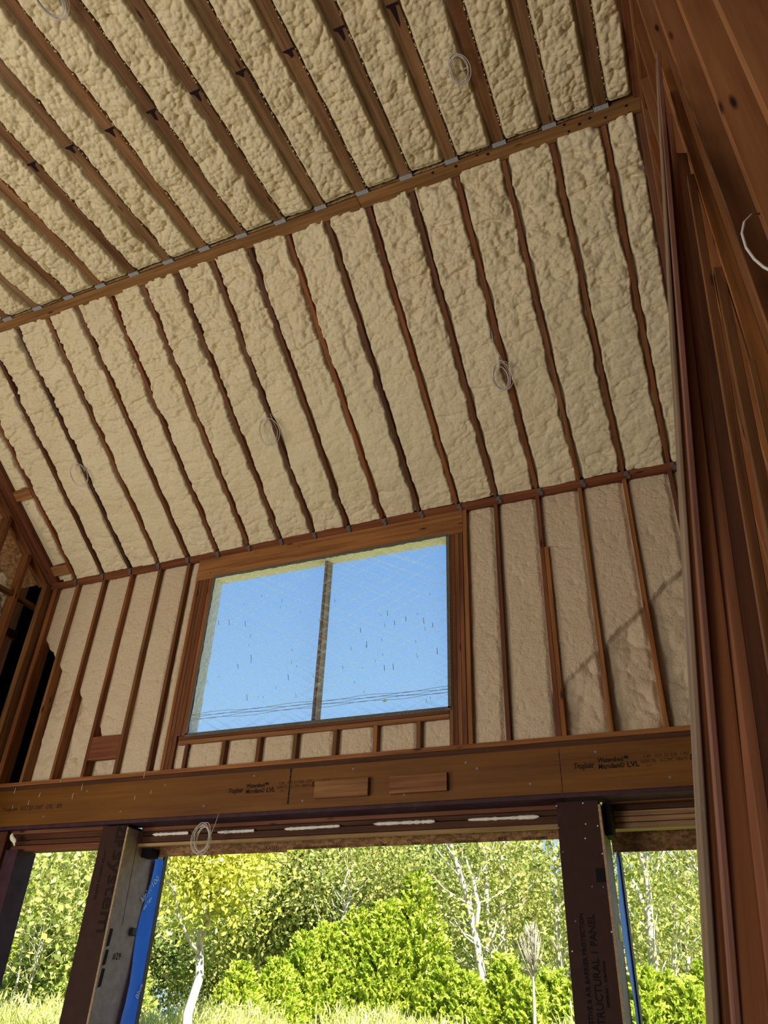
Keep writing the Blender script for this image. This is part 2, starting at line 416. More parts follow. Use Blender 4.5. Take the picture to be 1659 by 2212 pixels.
# foam of the nearly flat ceiling
def h_flat(u, v):
    x = XL + u
    wx = x + (fbm(x * 5, v * 5, 45) - .5) * .06; wv = v + (fbm(x * 5, v * 5, 49) - .5) * .06
    big, eB = cells(wx * 3.2, wv * 3.2, 70); a, ea = cells(wx * 8, wv * 8, 41); b, eb = cells(wx * 21, wv * 21, 42); c, ec = cells(wx * 40, wv * 40, 44)
    low = fbm(x * 2.5, v * 2.5, 61, 3)
    d = woodgap(x + (fbm(v * 9, x * 2, 73, 3) - .5) * .012, GX, .046)
    d = np.minimum(d, .388 - x + (fbm(v * 6, v * 0, 32, 3) - .5) * .02)
    lump = (big - .5) * .045 + (a - .5) * .044 + (b - .5) * .036 + (c - .5) * .014 + (low - .5) * .07
    edge = sm(d / .035)
    endv = sm((v - .0) / .06)
    return -.034 + edge * (.014 + lump) * (.45 + .55 * endv) - .006 * (1 - edge) - sm(-d / .02) * .05
O2 = (XL, 3.465, flatZ(3.465)); V2 = (0, -math.cos(SF), -math.sin(SF)); N2 = (0, math.sin(SF), -math.cos(SF))
structure(foam('ceiling', O2, (1, 0, 0), V2, N2, 1060, 380, 7.6, 2.55, h_flat, M['foam']))
structure(mesh_obj('ceiling', [(-8.4, .95, flatZ(.95) + .07), (.62, .95, flatZ(.95) + .07), (.62, -4.1, flatZ(-4.1) + .07), (-8.4, -4.1, flatZ(-4.1) + .07)], [(0, 1, 2, 3)], M['foam']))
structure(mesh_obj('ceiling', [(-8.4, 6.2, slopeZ(6.2) + .22), (.62, 6.2, slopeZ(6.2) + .22), (.62, 3.4, slopeZ(3.4) + .22), (-8.4, 3.4, slopeZ(3.4) + .22),
                            (.62, -4.1, slopeZ(3.4) + .2), (-8.4, -4.1, slopeZ(3.4) + .2)], [(0, 1, 2, 3), (3, 2, 4, 5)], M['osb']))

# window wall foam
Zp = 1.885 + H; Ztop = 4.19 + H
studL = [-5.03, -5.43, -5.83, -6.23, -6.63]; studR = [-1.476, -1.068, -.668, -.262, .135]
cripples = [-4.20, -3.82, -3.44, -3.04, -2.65, -2.25]
allst = studL + studR + [-7.06, -4.86, -1.80]
def h_wall(u, v):
    x = XL + u; z = v + Zp - .05 - H
    wx = x + (fbm(x * 6, v * 6, 85) - .5) * .10; wv = v + (fbm(x * 6, v * 6, 89) - .5) * .10
    a, ea = cells(wx * 13, wv * 13, 81); b, eb = cells(wx * 34, wv * 34, 82); A, eA = cells(wx * 5, wv * 4, 83)
    d = woodgap(x + (fbm(v * 3.2, x * 2, 91, 4) - .5) * .05, allst, .019)
    d = np.minimum(d, x + 6.935)
    d2 = woodgap(x, cripples, .019)
    d = np.where((x > -4.6) & (x < -2.0), np.minimum(d, d2), d)
    edge = sm(d / .05)
    n = (fbm(x * 5, v * 5, 95, 3) - .5) * .10
    right = z < 3.26 + (x - .10) * .815 + n
    right = right & (x > -1.1)
    left = (z < 3.54 - (x + 6.92) * .98 + n * 2) & (x < -5.45)
    dr = np.where(x > -1.1, sm((3.26 + (x - .10) * .815 + n - z) / .05), 0)
    dl = np.where(x < -5.45, sm((3.54 - (x + 6.92) * .98 + n * 2 - z) / .06), 0)
    dd = np.maximum(dr, dl)
    h0 = -.062 + edge * (.014 + (a - .5) * .013 + (b - .5) * .010) + (A - .5) * .008 * edge
    h1 = -.118 + edge * ((A - .5) * .075 + (a - .5) * .028 + (fbm(x * 3, v * 3, 97, 3) - .5) * .06)
    return h0 * (1 - dd) + h1 * dd
def keep_wall(u, v):
    x = XL + u; z = v + Zp - .05 - H
    k = ~((x > -4.89) & (x < -1.79) & (z > 2.16))
    return k & (x < .43) & ~((x < -6.64) & (z < 3.52 - (x + 6.92) * .98 + (fbm(x * 9, v * 9, 99, 2) - .5) * .1))
structure(foam('wall_far', (XL, D, Zp - .05), (1, 0, 0), (0, 0, 1), (0, -1, 0), 900, 290, 7.6, 2.36, h_wall, M['foamwall'], keep_wall))
# outer skin of the far wall with its window and door openings
sk = M['dkwood']
for nm, lo, hi in [('wall_far', (-7.6, 6.165, 1.42 + H), (-4.70, 6.18, 4.4 + H)), ('wall_far', (-1.93, 6.165, 1.42 + H), (.62, 6.18, 4.4 + H)),
                   ('wall_far', (-4.70, 6.165, 1.42 + H), (-1.93, 6.18, 2.16 + H)), ('wall_far', (-4.70, 6.165, 3.96 + H), (-1.93, 6.18, 4.4 + H)),
                   ('wall_far', (-8.4, 6.165, 0), (-6.8, 6.18, 4.4 + H))]:
    structure(box(nm, lo, hi, sk, bev=0))
# right wall skin, left bay skin, rear wall with big openings
structure(box('wall_right', (.60, -4.1, 0), (.62, 6.8, 7.9), M['dkwood'], bev=0))
structure(box('wall_left', (-8.42, -4.1, 0), (-8.4, -1.2, 7.9), M['dkwood'], bev=0))
structure(box('wall_left', (-8.42, 1.6, 0), (-8.4, 6.8, 7.9), M['dkwood'], bev=0))
structure(box('wall_left', (-8.42, -1.2, 2.7), (-8.4, 1.6, 7.9), M['dkwood'], bev=0))
structure(box('wall_rear', (-8.4, -4.12, 2.9), (.62, -4.1, 7.9), M['dkwood'], bev=0))
structure(box('wall_rear', (-.3, -4.12, 0), (.62, -4.1, 2.9), M['dkwood'], bev=0))
structure(box('wall_rear', (-8.4, -4.12, 0), (-7.0, -4.1, 2.9), M['dkwood'], bev=0))

# ------------------------------------------------------------------ roof beam
beam = box('roof_beam', (XL - .2, 3.505, 5.883 + H), (-1.93, 3.632, 6.16 + H), M['beamwood'])
tag(beam, 'long wooden ceiling beam holding the joist hangers, left piece up to the joint', 'beam')
beam2 = box('roof_beam', (-1.926, 3.505, 5.883 + H), (.60, 3.632, 6.16 + H), M['beamwood'])
tag(beam2, 'shorter right piece of the wooden ceiling beam, spotted with dark knots, ending at right wall', 'beam')
for i, (px, py) in enumerate([(935, 373), (962, 358), (985, 359), (1030, 335), (1054, 333), (1219, 269), (1229, 284), (1252, 268), (1265, 249), (1274, 255), (1308, 254), (1353, 228), (1360, 244), (1273, 245)]):
    r = R.T @ np.array([(px - CX) / F, (py - CY) / F, 1.0]); r = r * 5.8825 / r[2]
    vs = []; rr = .010 + .004 * random.random()
    for k in range(9):
        a = 2 * math.pi * k / 9; vs.append((r[0] + rr * math.cos(a) * 1.2, max(3.507, min(3.63, r[1] + rr * math.sin(a))), 5.8822 + H))
    attach(mesh_obj('knot', vs, [tuple(range(9))], M['tar']), beam2)
# crumb-covered board edge above the beam between the hangers
for k in range(18):
    xa, xb = GX[k + 1] + .055, GX[k] - .055
    bm = bmesh.new(); n = 26
    top = []; bot = []
    for i in range(n + 1):
        x = xa + (xb - xa) * i / n; hh = .050 + .034 * math.sin(math.pi * i / n) * (random.random() * .6 + .5)
        top.append(bm.verts.new((x, 3.502, 5.884 + H + hh))); bot.append(bm.verts.new((x, 3.488 + .006 * random.random(), 5.886 + H)))
        if i: bm.faces.new((bot[i - 1], bot[i], top[i], top[i - 1]))
    attach(bm_obj('foam_crumb_strip', bm, M['crumb']), beam if xb < -1.93 else beam2)
    

# ------------------------------------------------------------------ flat ceiling joists with metal hangers and splice marks
def hanger_mesh():
    bm = bmesh.new()
    w = .050
    box_bm(bm, (-w - .003, -.036, -.004), (w + .003, .0, .0), 0)         # seat
    box_bm(bm, (-w - .005, -.036, -.004), (-w - .001, 0, .10), 0)
    box_bm(bm, (w + .001, -.036, -.004), (w + .005, 0, .10), 0)
    for s in (-.028, .0, .028): box_bm(bm, (s - .006, -.034, -.0055), (s + .006, -.004, -.004), 0)
    me = bpy.data.meshes.new('joist_hanger'); bm.to_mesh(me); bm.free(); me.materials.append(M['metal']); return me
HM = hanger_mesh()
marks = {10: 0.04, 11: .05, 9: .045, 8: .05, 7: .05, 6: .03, 5: .035, 4: .055, 3: .09}
for k in range(16):
    x = GX[k] + .004; y0, y1 = 3.50, -4.0
    P0 = Vector((x, y0, flatZ(y0))); P1 = Vector((x, y1, flatZ(y1)))
    n = Vector(N2) * -1; t = .235
    o = board('ceiling_joist', P0 + n * t / 2, P1 + n * t / 2, n, .089, t, M['joist'])
    side = 'right-hand lumber wall'
    tag(o, 'brown flat-ceiling joist with a metal hanger on the roof beam, %s' % ('nearest to the right-hand wall' if k == 0 else ORD[k] + ' from the right-hand wall'),
        'joist', 'flat ceiling joists hung on the roof beam')
    h = bpy.data.objects.new('joist_hanger', HM); COL.objects.link(h); h.location = P0 + Vector((0, .002, -.001)); attach(h, o)
    h['label'] = 'galvanised metal hanger'
    if k in marks:
        yy = 2.18; L = marks[k]; s = (k % 3 - 1) * .3
        pts = [(-.045, .0), (.045, .0), (.045, -.008 - L * .2), (.02, -.02), (.012 + .02 * s, -L * 1.6), (-.004, -L * 1.9), (-.02 + .01 * s, -.03), (-.045, -.012)]
        if k in (11, 8): pts = [(-a, b) for a, b in pts][::-1]
        vs = [Vector((x + a, yy - b, flatZ(yy - b) - .0015)) for a, b in pts]
        attach(mesh_obj('dark_stain', vs, [tuple(range(len(vs)))], M['tar']), o)['label'] = 'black stain at the joist splice'

# foam crumbs stuck on the joist edges
cr = []
for k in range(14):
    x = GX[k] + .004
    for j in range(70):
        yy = random.uniform(1.0, 3.46); s = .048
        cr.append((x + s + random.uniform(-.004, .006), yy, flatZ(yy) - random.uniform(-.012, .003), random.uniform(.003, .0075)))
V = []; Fc = []
for x, y, z, r in cr:
    b = len(V); V += [(x - r, y, z), (x + r, y, z), (x, y - r * 1.3, z), (x, y + r * 1.3, z), (x, y, z - r), (x, y, z + r)]
    Fc += [tuple(b + i for i in q) for q in ((0, 2, 4), (2, 1, 4), (1, 3, 4), (3, 0, 4), (2, 0, 5), (1, 2, 5), (3, 1, 5), (0, 3, 5))]
o = mesh_obj('foam_crumbs', V, Fc, M['foam']); tag(o, 'tiny cream foam crumbs stuck along the flat-ceiling joist edges', 'foam crumbs', kind='stuff')

# ------------------------------------------------------------------ sloping rafters with metal ties at the feet
def tie_mesh():
    bm = bmesh.new()
    box_bm(bm, (-.021, -.012, -.002), (-.018, .030, .055), 0)
    box_bm(bm, (-.024, .0, -.05), (.016, .003, .0), 0)
    box_bm(bm, (.0, -.004, -.085), (.03, .0, -.045), 0)
    me = bpy.data.meshes.new('metal_tie'); bm.to_mesh(me); bm.free(); me.materials.append(M['dullmetal']); return me
TM = tie_mesh()
nS = Vector((0, math.sin(SL), math.cos(SL)))
for k in range(18):
    x = GX[k]; t = .235
    P0 = Vector((x, 3.633, slopeZ(3.633))); P1 = Vector((x, 6.10, slopeZ(6.10)))
    mt = M['dkwood'] if k in (13 + 2,) else M['rafter']
    o = board('rafter', P0 + nS * t / 2, P1 + nS * t / 2, nS, .038, t, mt)
    tag(o, 'narrow sloping rafter half buried in foam, %s' % ('nearest to the right-hand wall' if k == 0 else ORD[k] + ' from the right-hand wall'),
        'rafter', 'sloping rafters between roof beam and window wall')
    h = bpy.data.objects.new('metal_tie', TM); COL.objects.link(h); h.location = (x + .03, 6.005, 4.262 + H); attach(h, o)
P0 = Vector((.412, 3.50, flatZ(3.5))); P1 = Vector((.412, -4.0, flatZ(-4))); n = Vector(N2) * -1
tag(board('ceiling_joist', P0 + n * .1, P1 + n * .1, n, .055, .215, M['red']), 'dark end joist of the flat ceiling running along the right-hand wall', 'joist')
P0 = Vector((.412, 3.633, slopeZ(3.633))); P1 = Vector((.412, 6.1, slopeZ(6.1)))
tag(board('end_rafter', P0 + nS * .1, P1 + nS * .1, nS, .055, .22, M['red']), 'reddish end rafter running down along the right-hand wall', 'rafter')
# doubled end rafter on the left with two blocks
for i, (xa, xb, dz, lab) in enumerate([(-7.115, -6.965, 0.0, 'wide inner board of the doubled end rafter at the left edge'), (-7.27, -7.12, -.012, 'outer board of the doubled end rafter at the left edge')]):
    c = (xa + xb) / 2
    P0 = Vector((c, 3.5, slopeZ(3.5) + dz)); P1 = Vector((c, 6.03, slopeZ(6.03) + dz))
    tag(board('end_rafter', P0 + nS * .1, P1 + nS * .1, nS, xb - xa, .2, M['stud' if i else 'red']), lab, 'rafter')
for (px, py, lab) in [(48, 1070, 'short block between end rafter and next rafter, higher of two'), (128, 1233, 'short block between end rafter and next rafter, just above the wall plate')]:
    P = at_slope(px, py); y = P.y
    o = board('rafter_block', Vector((-6.96, y, slopeZ(y))) + nS * .05, Vector((-6.715, y, slopeZ(y))) + nS * .05, nS, .12, .115, M['header'])
    tag(o, lab, 'block', 'short wooden blocks beside the end rafter')

# ------------------------------------------------------------------ far wall framing
o = box('top_plate', (-7.1, D - .002, 4.19 + H), (.42, D + .138, 4.279 + H), M['red']); tag(o, 'reddish top plate along the top of the window wall', 'plate')
o = box('bottom_plate', (-7.3, D - .006, 1.848 + H), (.45, D + .14, 1.886 + H), M['header']); tag(o, 'light wooden sill plate lying on the big laminated beam', 'plate')
o = box('ledger_strip', (-7.3, D + .004, 1.803 + H), (.45, D + .1, 1.8475 + H), M['dkwood']); tag(o, 'dark wooden strip between sill plate and laminated beam', 'strip')
def stud(name, xc, z0, z1, mat, label, group=None, w=.038, y0=D, dep=.14):
    o = box(name, (xc - w / 2, y0, z0 + H), (xc + w / 2, y0 + dep, z1 + H), mat)
    tag(o, label, 'stud', group); return o
g = 'studs of the window wall left of the window'
for i, x in enumerate(studL):
    stud('wall_stud', x, 1.886, 4.19, M['stud'], 'vertical stud left of the window, %s' % (('nearest to it', ORD[1] + ' from it', ORD[2] + ' from it', ORD[3] + ' from it', 'farthest left one with foam beside it')[i]), g)
g = 'studs of the window wall right of the window'
for i, x in enumerate(studR):
    mt = M['header'] if i in (2, 3) else M['red']
    stud('wall_stud', x, 1.886, 4.19, mt, 'vertical stud right of the window, %s' % (('nearest to it', ORD[1] + ' from it', ORD[2] + ' from it', ORD[3] + ' from it', 'farthest, half hidden by leaning boards')[i]), g)
stud('wall_stud', -1.028, 1.886, 3.62, M['header'], 'shorter second stud nailed against a taller stud right of the window')
stud('corner_stud', -7.075, 1.886, 4.23, M['stud'], 'thick corner stud at the left end of the window wall', w=.075, y0=D - .08, dep=.2)
stud('corner_stud', -6.965, 1.886, 4.19, M['stud'], 'second corner stud beside the left end of the window wall', w=.06, y0=D)
o = box('fire_block', (-5.81, D + .002, 2.05 + H), (-5.45, D + .058, 2.285 + H), M['red']); tag(o, 'square brown wood block between two studs low on the left', 'block')

# window opening framing
o = box('window_header', (-4.885, D - .004, 3.935 + H), (-1.812, D + .136, 4.188 + H), M['header'])
tag(o, 'thick wooden header beam right above the window', 'header')
for px, py in [(498, 1183), (545, 1181), (646, 1181), (497, 1194), (455, 1238)]:
    P = at(px, py, D - .006); r = .008
    attach(mesh_obj('knot', [(P.x - r, P.y, P.z), (P.x, P.y, P.z - r), (P.x + r, P.y, P.z), (P.x, P.y, P.z + r)], [(0, 1, 2, 3)], M['tar']), o)
stud('king_stud', -4.862, 1.886, 3.934, M['stud'], 'outermost of the upright boards framing the left side of window', 'boards framing the left side of the window', w=.040, y0=D - .003)
for i in range(4):
    x = -4.819 + i * .0435
    o = stud('jack_stud', x, 1.886 if i < 2 else 2.204, 3.934, M['stud' if i % 2 else 'red'], 'upright board framing the left side of window, %s from the opening' % ORD[3 - i],
         'boards framing the left side of the window', w=.0415, y0=D + .002 * (i % 2))
for i in range(4):
    x = -1.955 + i * .039
    stud('jack_stud', x, 1.886, 3.934, M['stud' if i % 2 == 0 else 'red'], 'upright board framing the right side of window, %s from the opening' % ORD[i],
         'boards framing the right side of the window', w=.037, y0=D + .002 * (i % 2))
stud('king_stud', -1.792, 1.886, 4.189, M['header'], 'full-height outermost upright board on the right side of window', 'boards framing the right side of the window', w=.040, y0=D - .003)
o = box('window_sill', (-4.73, D - .002, 2.160 + H), (-1.975, D + .138, 2.198 + H), M['red']); tag(o, 'reddish upper sill board under the window', 'sill')
o = box('window_sill', (-4.73, D + .002, 2.118 + H), (-1.975, D + .138, 2.157 + H), M['stud']); tag(o, 'lower sill board under the window on short studs', 'sill')
for i, x in enumerate(cripples):
    stud('cripple_stud', x, 1.886, 2.118, M['stud'], 'short stud under the window sill, %s from the left' % ORD[i + 1], 'short studs under the window sill')
stud('cripple_stud', -4.62, 1.886, 2.118, M['red'], 'short stud under the window sill, first from the left beside framing', 'short studs under the window sill')

# the window: reveal, mullion, plastic sheet with netting
w0, w1, wz0, wz1 = -4.636, -1.977, 2.206, 3.93
win = empty('window_1', (-3.3, D, wz0 + H)); win['kind'] = 'structure'
attach(box('mullion', (-3.322, D + .055, wz0 + H), (-3.298, D + .135, wz1 + H), M['red']), win)
o = attach(box('mullion', (-3.297, D + .07, wz0 + H), (-3.268, D + .135, wz1 + H), M['pale']), win); o['label'] = 'right side of the mullion, its light painted in as pale wood'  # pale lumber puts the light on the mullion's right side into the colour
def film_mat():
    m, nt, b, out = newmat('clear_plastic_netting'); nt.nodes.remove(b)
    tc = nt.nodes.new('ShaderNodeTexCoord').outputs['Object']
    sx = nt.nodes.new('ShaderNodeSeparateXYZ'); nt.links.new(tc, sx.inputs[0]); X, Z = sx.outputs[0], sx.outputs[2]
    def lines(ax, az, freq, wid, seed, nsc):
        s = math_(nt, 'ADD', math_(nt, 'MULTIPLY', X, ax), math_(nt, 'MULTIPLY', Z, az))
        fr = math_(nt, 'FRACT', math_(nt, 'MULTIPLY', s, freq)); ln = math_(nt, 'LESS_THAN', fr, wid)
        n = nt.nodes.new('ShaderNodeTexNoise'); n.noise_dimensions = '1D'; nt.links.new(math_(nt, 'ADD', s, seed), n.inputs['W'])
        n.inputs['Scale'].default_value = nsc; n.inputs['Detail'].default_value = 5; n.inputs['Roughness'].default_value = .75
        return ln, n.outputs[0]
    l1, n1 = lines(.50, .87, 62, .2, 1.0, 26); l2, n2 = lines(-.42, .91, 62, .2, 7.0, 22)
    def st(n, a, b_):
        mr = nt.nodes.new('ShaderNodeMapRange'); nt.links.new(n, mr.inputs[0]); mr.inputs[1].default_value = a; mr.inputs[2].default_value = b_; return mr.outputs[0]
    streak = math_(nt, 'ADD', st(n1, .48, .72), st(n2, .50, .74))
    fac = math_(nt, 'ADD', math_(nt, 'MULTIPLY', streak, .34), .07)
    net = math_(nt, 'MAXIMUM', l1, l2)
    tr = nt.nodes.new('ShaderNodeBsdfTransparent'); wt_ = nt.nodes.new('ShaderNodeBsdfTranslucent'); wt_.inputs[0].default_value = (.9, .95, 1, 1)
    dk = nt.nodes.new('ShaderNodeBsdfDiffuse'); dk.inputs[0].default_value = (.06, .06, .055, 1)
    ms = nt.nodes.new('ShaderNodeMixShader'); nt.links.new(fac, ms.inputs[0]); nt.links.new(tr.outputs[0], ms.inputs[1]); nt.links.new(wt_.outputs[0], ms.inputs[2])
    m2 = nt.nodes.new('ShaderNodeMixShader'); nt.links.new(math_(nt, 'MULTIPLY', net, .15), m2.inputs[0]); nt.links.new(ms.outputs[0], m2.inputs[1]); nt.links.new(dk.outputs[0], m2.inputs[2])
    nt.links.new(m2.outputs[0], out.inputs[0]); return m
M['film'] = film_mat()
V = []; Q = []; nx, nz = 50, 34
for j in range(nz + 1):
    for i in range(nx + 1):
        x = w0 + .080 + (w1 - w0 - .05) * i / nx; z = wz0 - .02 + (wz1 - wz0 + .04) * j / nz
        V.append((x - (-3.3), -.006 + .004 * math.sin(x * 9 + z * 5), z - wz0))
for j in range(nz):
    for i in range(nx): a = j * (nx + 1) + i; Q.append((a, a + 1, a + nx + 2, a + nx + 1))
fl = mesh_obj('plastic_netting', V, Q, M['film'], win, smooth=True); fl['label'] = 'see-through plastic netting'
# folded band near the bottom and water drips
pts = [((408, 1548), (560, 1531)), ((560, 1531), (700, 1516)), ((700, 1516), (830, 1502)), ((830, 1502), (968, 1488))]
bl = []
for off in (-4, -1, 2, 6, 9):
    path = [at(408 + 560 * i / 24, 1548 - 60 * i / 24 + off + 2 * math.sin(i * .9 + off), D - .012) for i in range(25)]
    bl.append((path, .0016))
o = attach(tubes('sheet_fold', bl, flat('fold_shadow_thread', (.16, .17, .22), .7), sides=4), win)
dr = []
for i in range(60):
    px = random.uniform(430, 950); py = random.uniform(1270, 1510); l = random.choice([4, 5, 6, 8, 10, 13])
    if px < 470 and py < 1350: continue
    dr.append(([at(px, py, D - .011), at(px + 1, py + l, D - .011)], .0022 if l > 8 else .0015))
o = attach(tubes('water_drips', dr, M['black'], sides=4), win); o['kind'] = 'stuff'
# creased plastic edge inside the reveal, left jamb and head
M['plastic'] = flat('milky_plastic', (.92, .90, .90), .35, 0, .12, 30)
M['cream'] = flat('foam_edge', (.90, .82, .68), .6, 0, .12, 30)
def crumple(name, A, B, C, nx, ny, amp, nrm, mat):
    V = []; Q = []
    for j in range(ny + 1):
        for i in range(nx + 1):
            p = Vector(A) + (Vector(B) - Vector(A)) * i / nx + (Vector(C) - Vector(A)) * j / ny
            V.append(p + Vector(nrm) * amp * random.random())
    for j in range(ny):
        for i in range(nx): a = j * (nx + 1) + i; Q.append((a, a + 1, a + nx + 2, a + nx + 1))
    return attach(mesh_obj(name, V, Q, mat), win)
crumple('creased_plastic', (w0, D + .004, wz0 + H), (w0, D + .004, wz1 + H), (w0 + .004, D + .14, wz0 + H), 40, 5, .010, (1, 0, 0), M['plastic'])
crumple('foam_bead', (w0, D + .004, wz1 + H), (w1, D + .004, wz1 + H), (w0, D + .14, wz1 + H), 70, 5, .012, (0, 0, -1), M['cream'])
crumple('foam_bead', (w0, D + .03, wz0 + H - .002), (w1, D + .03, wz0 + H - .002), (w0, D + .13, wz0 + H - .002), 110, 3, .022, (0, 0, 1), M['greybark'])
# cut netting edge lying on the framing around the opening
ed = flat('netting_edge', (.13, .12, .095), .8, 0, .4, 60)
for nm, lo, hi in [('netting_edge', (w0 - .012, D - .009, wz1 + H - .008), (w1 + .012, D - .005, wz1 + H + .022)), ('netting_edge', (w0 - .02, D - .009, wz0 + H - .022), (w1 + .02, D - .005, wz0 + H + .012)),
                   ('netting_edge', (w1 - .004, D - .009, wz0 + H), (w1 + .028, D - .005, wz1 + H)), ('netting_edge', (w0 - .022, D - .009, wz0 + H), (w0 + .004, D - .005, wz1 + H))]:
    attach(box(nm, lo, hi, ed, bev=0), win)

# ------------------------------------------------------------------ laminated beam over the doors
lb = box('laminated_beam', (-7.6, D - .012, 1.452 + H), (.45, D + .035, 1.802 + H), M['lvl'])
tag(lb, 'big orange-brown laminated beam with printed lettering above the door openings', 'beam')
yb = D - .0135
def ink(x0, z0, s, size, mat=M['ink'], shear=0, bold=0.0, sx=1.0):
    text(s, (x0, yb, z0 + H), (1, 0, 0), (0, 0, 1), size, mat, lb, shear=shear, bold=bold, sx=sx)
for x0 in (-4.07, -.985):
    ink(x0, 1.625, 'TrusJoist', .058, shear=.45, bold=.0012, sx=.72)
    ink(x0 + .19, 1.660, 'Watershed™', .048, bold=.0012, sx=.86)
    ink(x0 + .19, 1.612, 'Microllam®', .050, bold=.0012, sx=.80)
    ink(x0 + .40, 1.612, 'LVL', .055, bold=.0015)
    ink(x0 + .52, 1.668, '1.9E   ICC ES ESR-1387', .034, M['fadedink'])
    ink(x0 + .50, 1.634, '2600 Fb   CCMC 08675-R', .034, M['fadedink'])
    ink(x0 + .54, 1.604, '1.4', .026, M['fadedink'])
    ink(x0 + .85, 1.632, 'SFI', .062, bold=.001, sx=.9)
ink(-3.13, 1.665, 'CERT', .030, M['fadedink']); ink(-3.13, 1.636, 'OFF', .030, M['fadedink'])
ink(-6.75, 1.60, 'TrusJoist   ICC ES 1387   LVL   SFI', .055, M['fadedink'], bold=.002)
for x, z0, z1 in ((-3.44, 1.50, 1.80), (-1.08, 1.455, 1.795)):
    V = []; n = 24
    for i in range(n + 1):
        z = z0 + (z1 - z0) * i / n; ww = (.009 if x < -2 else .003) * random.uniform(.3, 1.2)
        V += [(x - ww, yb, z + H), (x + ww, yb, z + H)]
    attach(mesh_obj('dark_seam', V, [(2 * i, 2 * i + 1, 2 * i + 3, 2 * i + 2) for i in range(n)], M['tar']), lb)
M['nail'] = flat('nail_steel', (.22, .22, .25), .5, .3)
for px, py in [(94, 1764), (188, 1709), (260, 1753), (357, 1696), (440, 1741), (549, 1676), (763, 1661), (653, 1730), (873, 1716), (1006, 1647), (1145, 1693), (1286, 1624), (1447, 1679), (1030, 1660)]:
    P = at(px, py, yb - .001); vs = [(P.x + .010 * math.cos(a * math.pi / 5), P.y, P.z + .010 * math.sin(a * math.pi / 5)) for a in range(10)]
    attach(mesh_obj('nail_head', vs, [tuple(range(10))], M['nail']), lb)
for px in [30, 26, 60, 84, 130, 155, 175, 290, 310, 325]:
    P = at(px, 1725 + random.uniform(-30, 30) - px * .06, yb - .001); l = random.uniform(.02, .07)
    attach(mesh_obj('foam_drip', [(P.x, P.y, P.z), (P.x + .004, P.y, P.z), (P.x + .003, P.y, P.z + l), (P.x + .001, P.y, P.z + l)], [(0, 1, 2, 3)], M['cream']), lb)
o = box('nailed_block', (-3.175, D - .052, 1.522 + H), (-2.675, D - .0125, 1.668 + H), M['stud']); tag(o, 'short plain board nailed flat on the laminated beam, left one of two', 'block', 'short boards nailed on the laminated beam')
o = box('nailed_block', (-2.482, D - .052, 1.520 + H), (-1.985, D - .0125, 1.661 + H), M['stud']); tag(o, 'short plain board nailed flat on the laminated beam, right one of two', 'block', 'short boards nailed on the laminated beam')
sb = box('steel_beam', (-7.6, D - .014, 1.418 + H), (.45, D + .20, 1.449 + H), M['steel']); tag(sb, 'dark purple steel flange under the laminated beam', 'steel beam')

# ------------------------------------------------------------------ door openings: headers
def hdr_boards(x0, x1, y, rows, col, cat_label, grp, names=None):
    """rows: photo rows at column col, converted to heights on plane y"""
    for i, (ra, rb, mt, dy, lab) in enumerate(rows):
        za = at(col, ra, y + dy).z; zb = at(col, rb, y + dy).z
        o = box('header_board', (x0, y + dy, zb), (x1, y + dy + (.055 if mt == 'pale' and ra == 1800 else .12), za - .002), M[mt], bev=.003)
        tag(o, lab, 'board', grp)
        yield o
cen = list(hdr_boards(-5.12, -1.12, 6.22, [
    (1740, 1761, 'dkwood', .03, 'topmost dark board in the header of the middle door opening'),
    (1762, 1772, 'red', 0, 'narrow brown second board in the header of the middle opening'),
    (1773, 1783, 'dkwood', .012, 'dark third board in the header of the middle opening'),
    (1784, 1799, 'dkwood', .0, 'board filled with cream foam beads over the middle opening'),
    (1800, 1808, 'pale', -.035, 'light lowest board in the header of the middle opening')], 760, '', 'boards in the header of the middle opening'))
def bead(px0, py0, px1, py1, y, parent, h=.028):
    A = at(px0, py0, y); B = at(px1, py1, y); n = 26; V = []; Q = []
    for i in range(n + 1):
        p = A.lerp(B, i / n); hh = h * (.7 + .5 * random.random()) * (1 if 0 < i < n else .4)
        for k in range(6):
            a = math.pi * k / 5
            V.append((p.x, y - math.sin(a) * .014 * (.7 + .5 * random.random()), A.z + (B.z - A.z) * i / n + math.cos(a) * hh / 2))
    for i in range(n):
        for k in range(5): q = i * 6 + k; Q.append((q, q + 6, q + 7, q + 1))
    o = mesh_obj('foam_bead', V, Q, M['cream'], smooth=True); return attach(o, parent)
for a in [(331, 1803, 408, 1799), (471, 1798, 550, 1794), (616, 1791, 735, 1784), (808, 1780, 940, 1774), (1012, 1771, 1165, 1764)]:
    bead(*a, 6.216, cen[3])
bead(340, 1770, 470, 1764, 6.20, cen[0], .012); bead(720, 1752, 830, 1746, 6.20, cen[0], .010); bead(845, 1744, 1010, 1739, 6.20, cen[0], .008)
for (xa, xb, ztop, zbot, lab, nm) in [(-5.10, -3.62, 1815, 1834.5, 'left strand-board strip over the middle door opening', 'a'), (-3.62, -1.10, 1815, 1830, 'right stamped strand-board strip over the middle door opening', 'b')]:
    o = box('strand_board_strip', (xa, 6.38, at(760, zbot, 6.38).z), (xb, 6.392, at(760, ztop - 14, 6.38).z), M['osb'], bev=0); tag(o, lab, 'board')
sobs = o
zt = 1.185 + H
for x, s, sz in [(-3.62, 'RATED', .045), (-3.35, 'RATED SHEATHING  24/16  EXPOSURE 1', .028), (-2.62, '7/16  1066', .026), (-2.3, 'PS 2-10', .024), (-1.95, 'SIZED FOR SPACING', .022), (-1.6, 'APA', .04), (-1.42, 'THIS SIDE DOWN', .026)]:
    text(s, (x * 1.06, 6.378, zt + .02), (1, 0, 0), (0, 0, 1), sz, M['ink'], sobs)
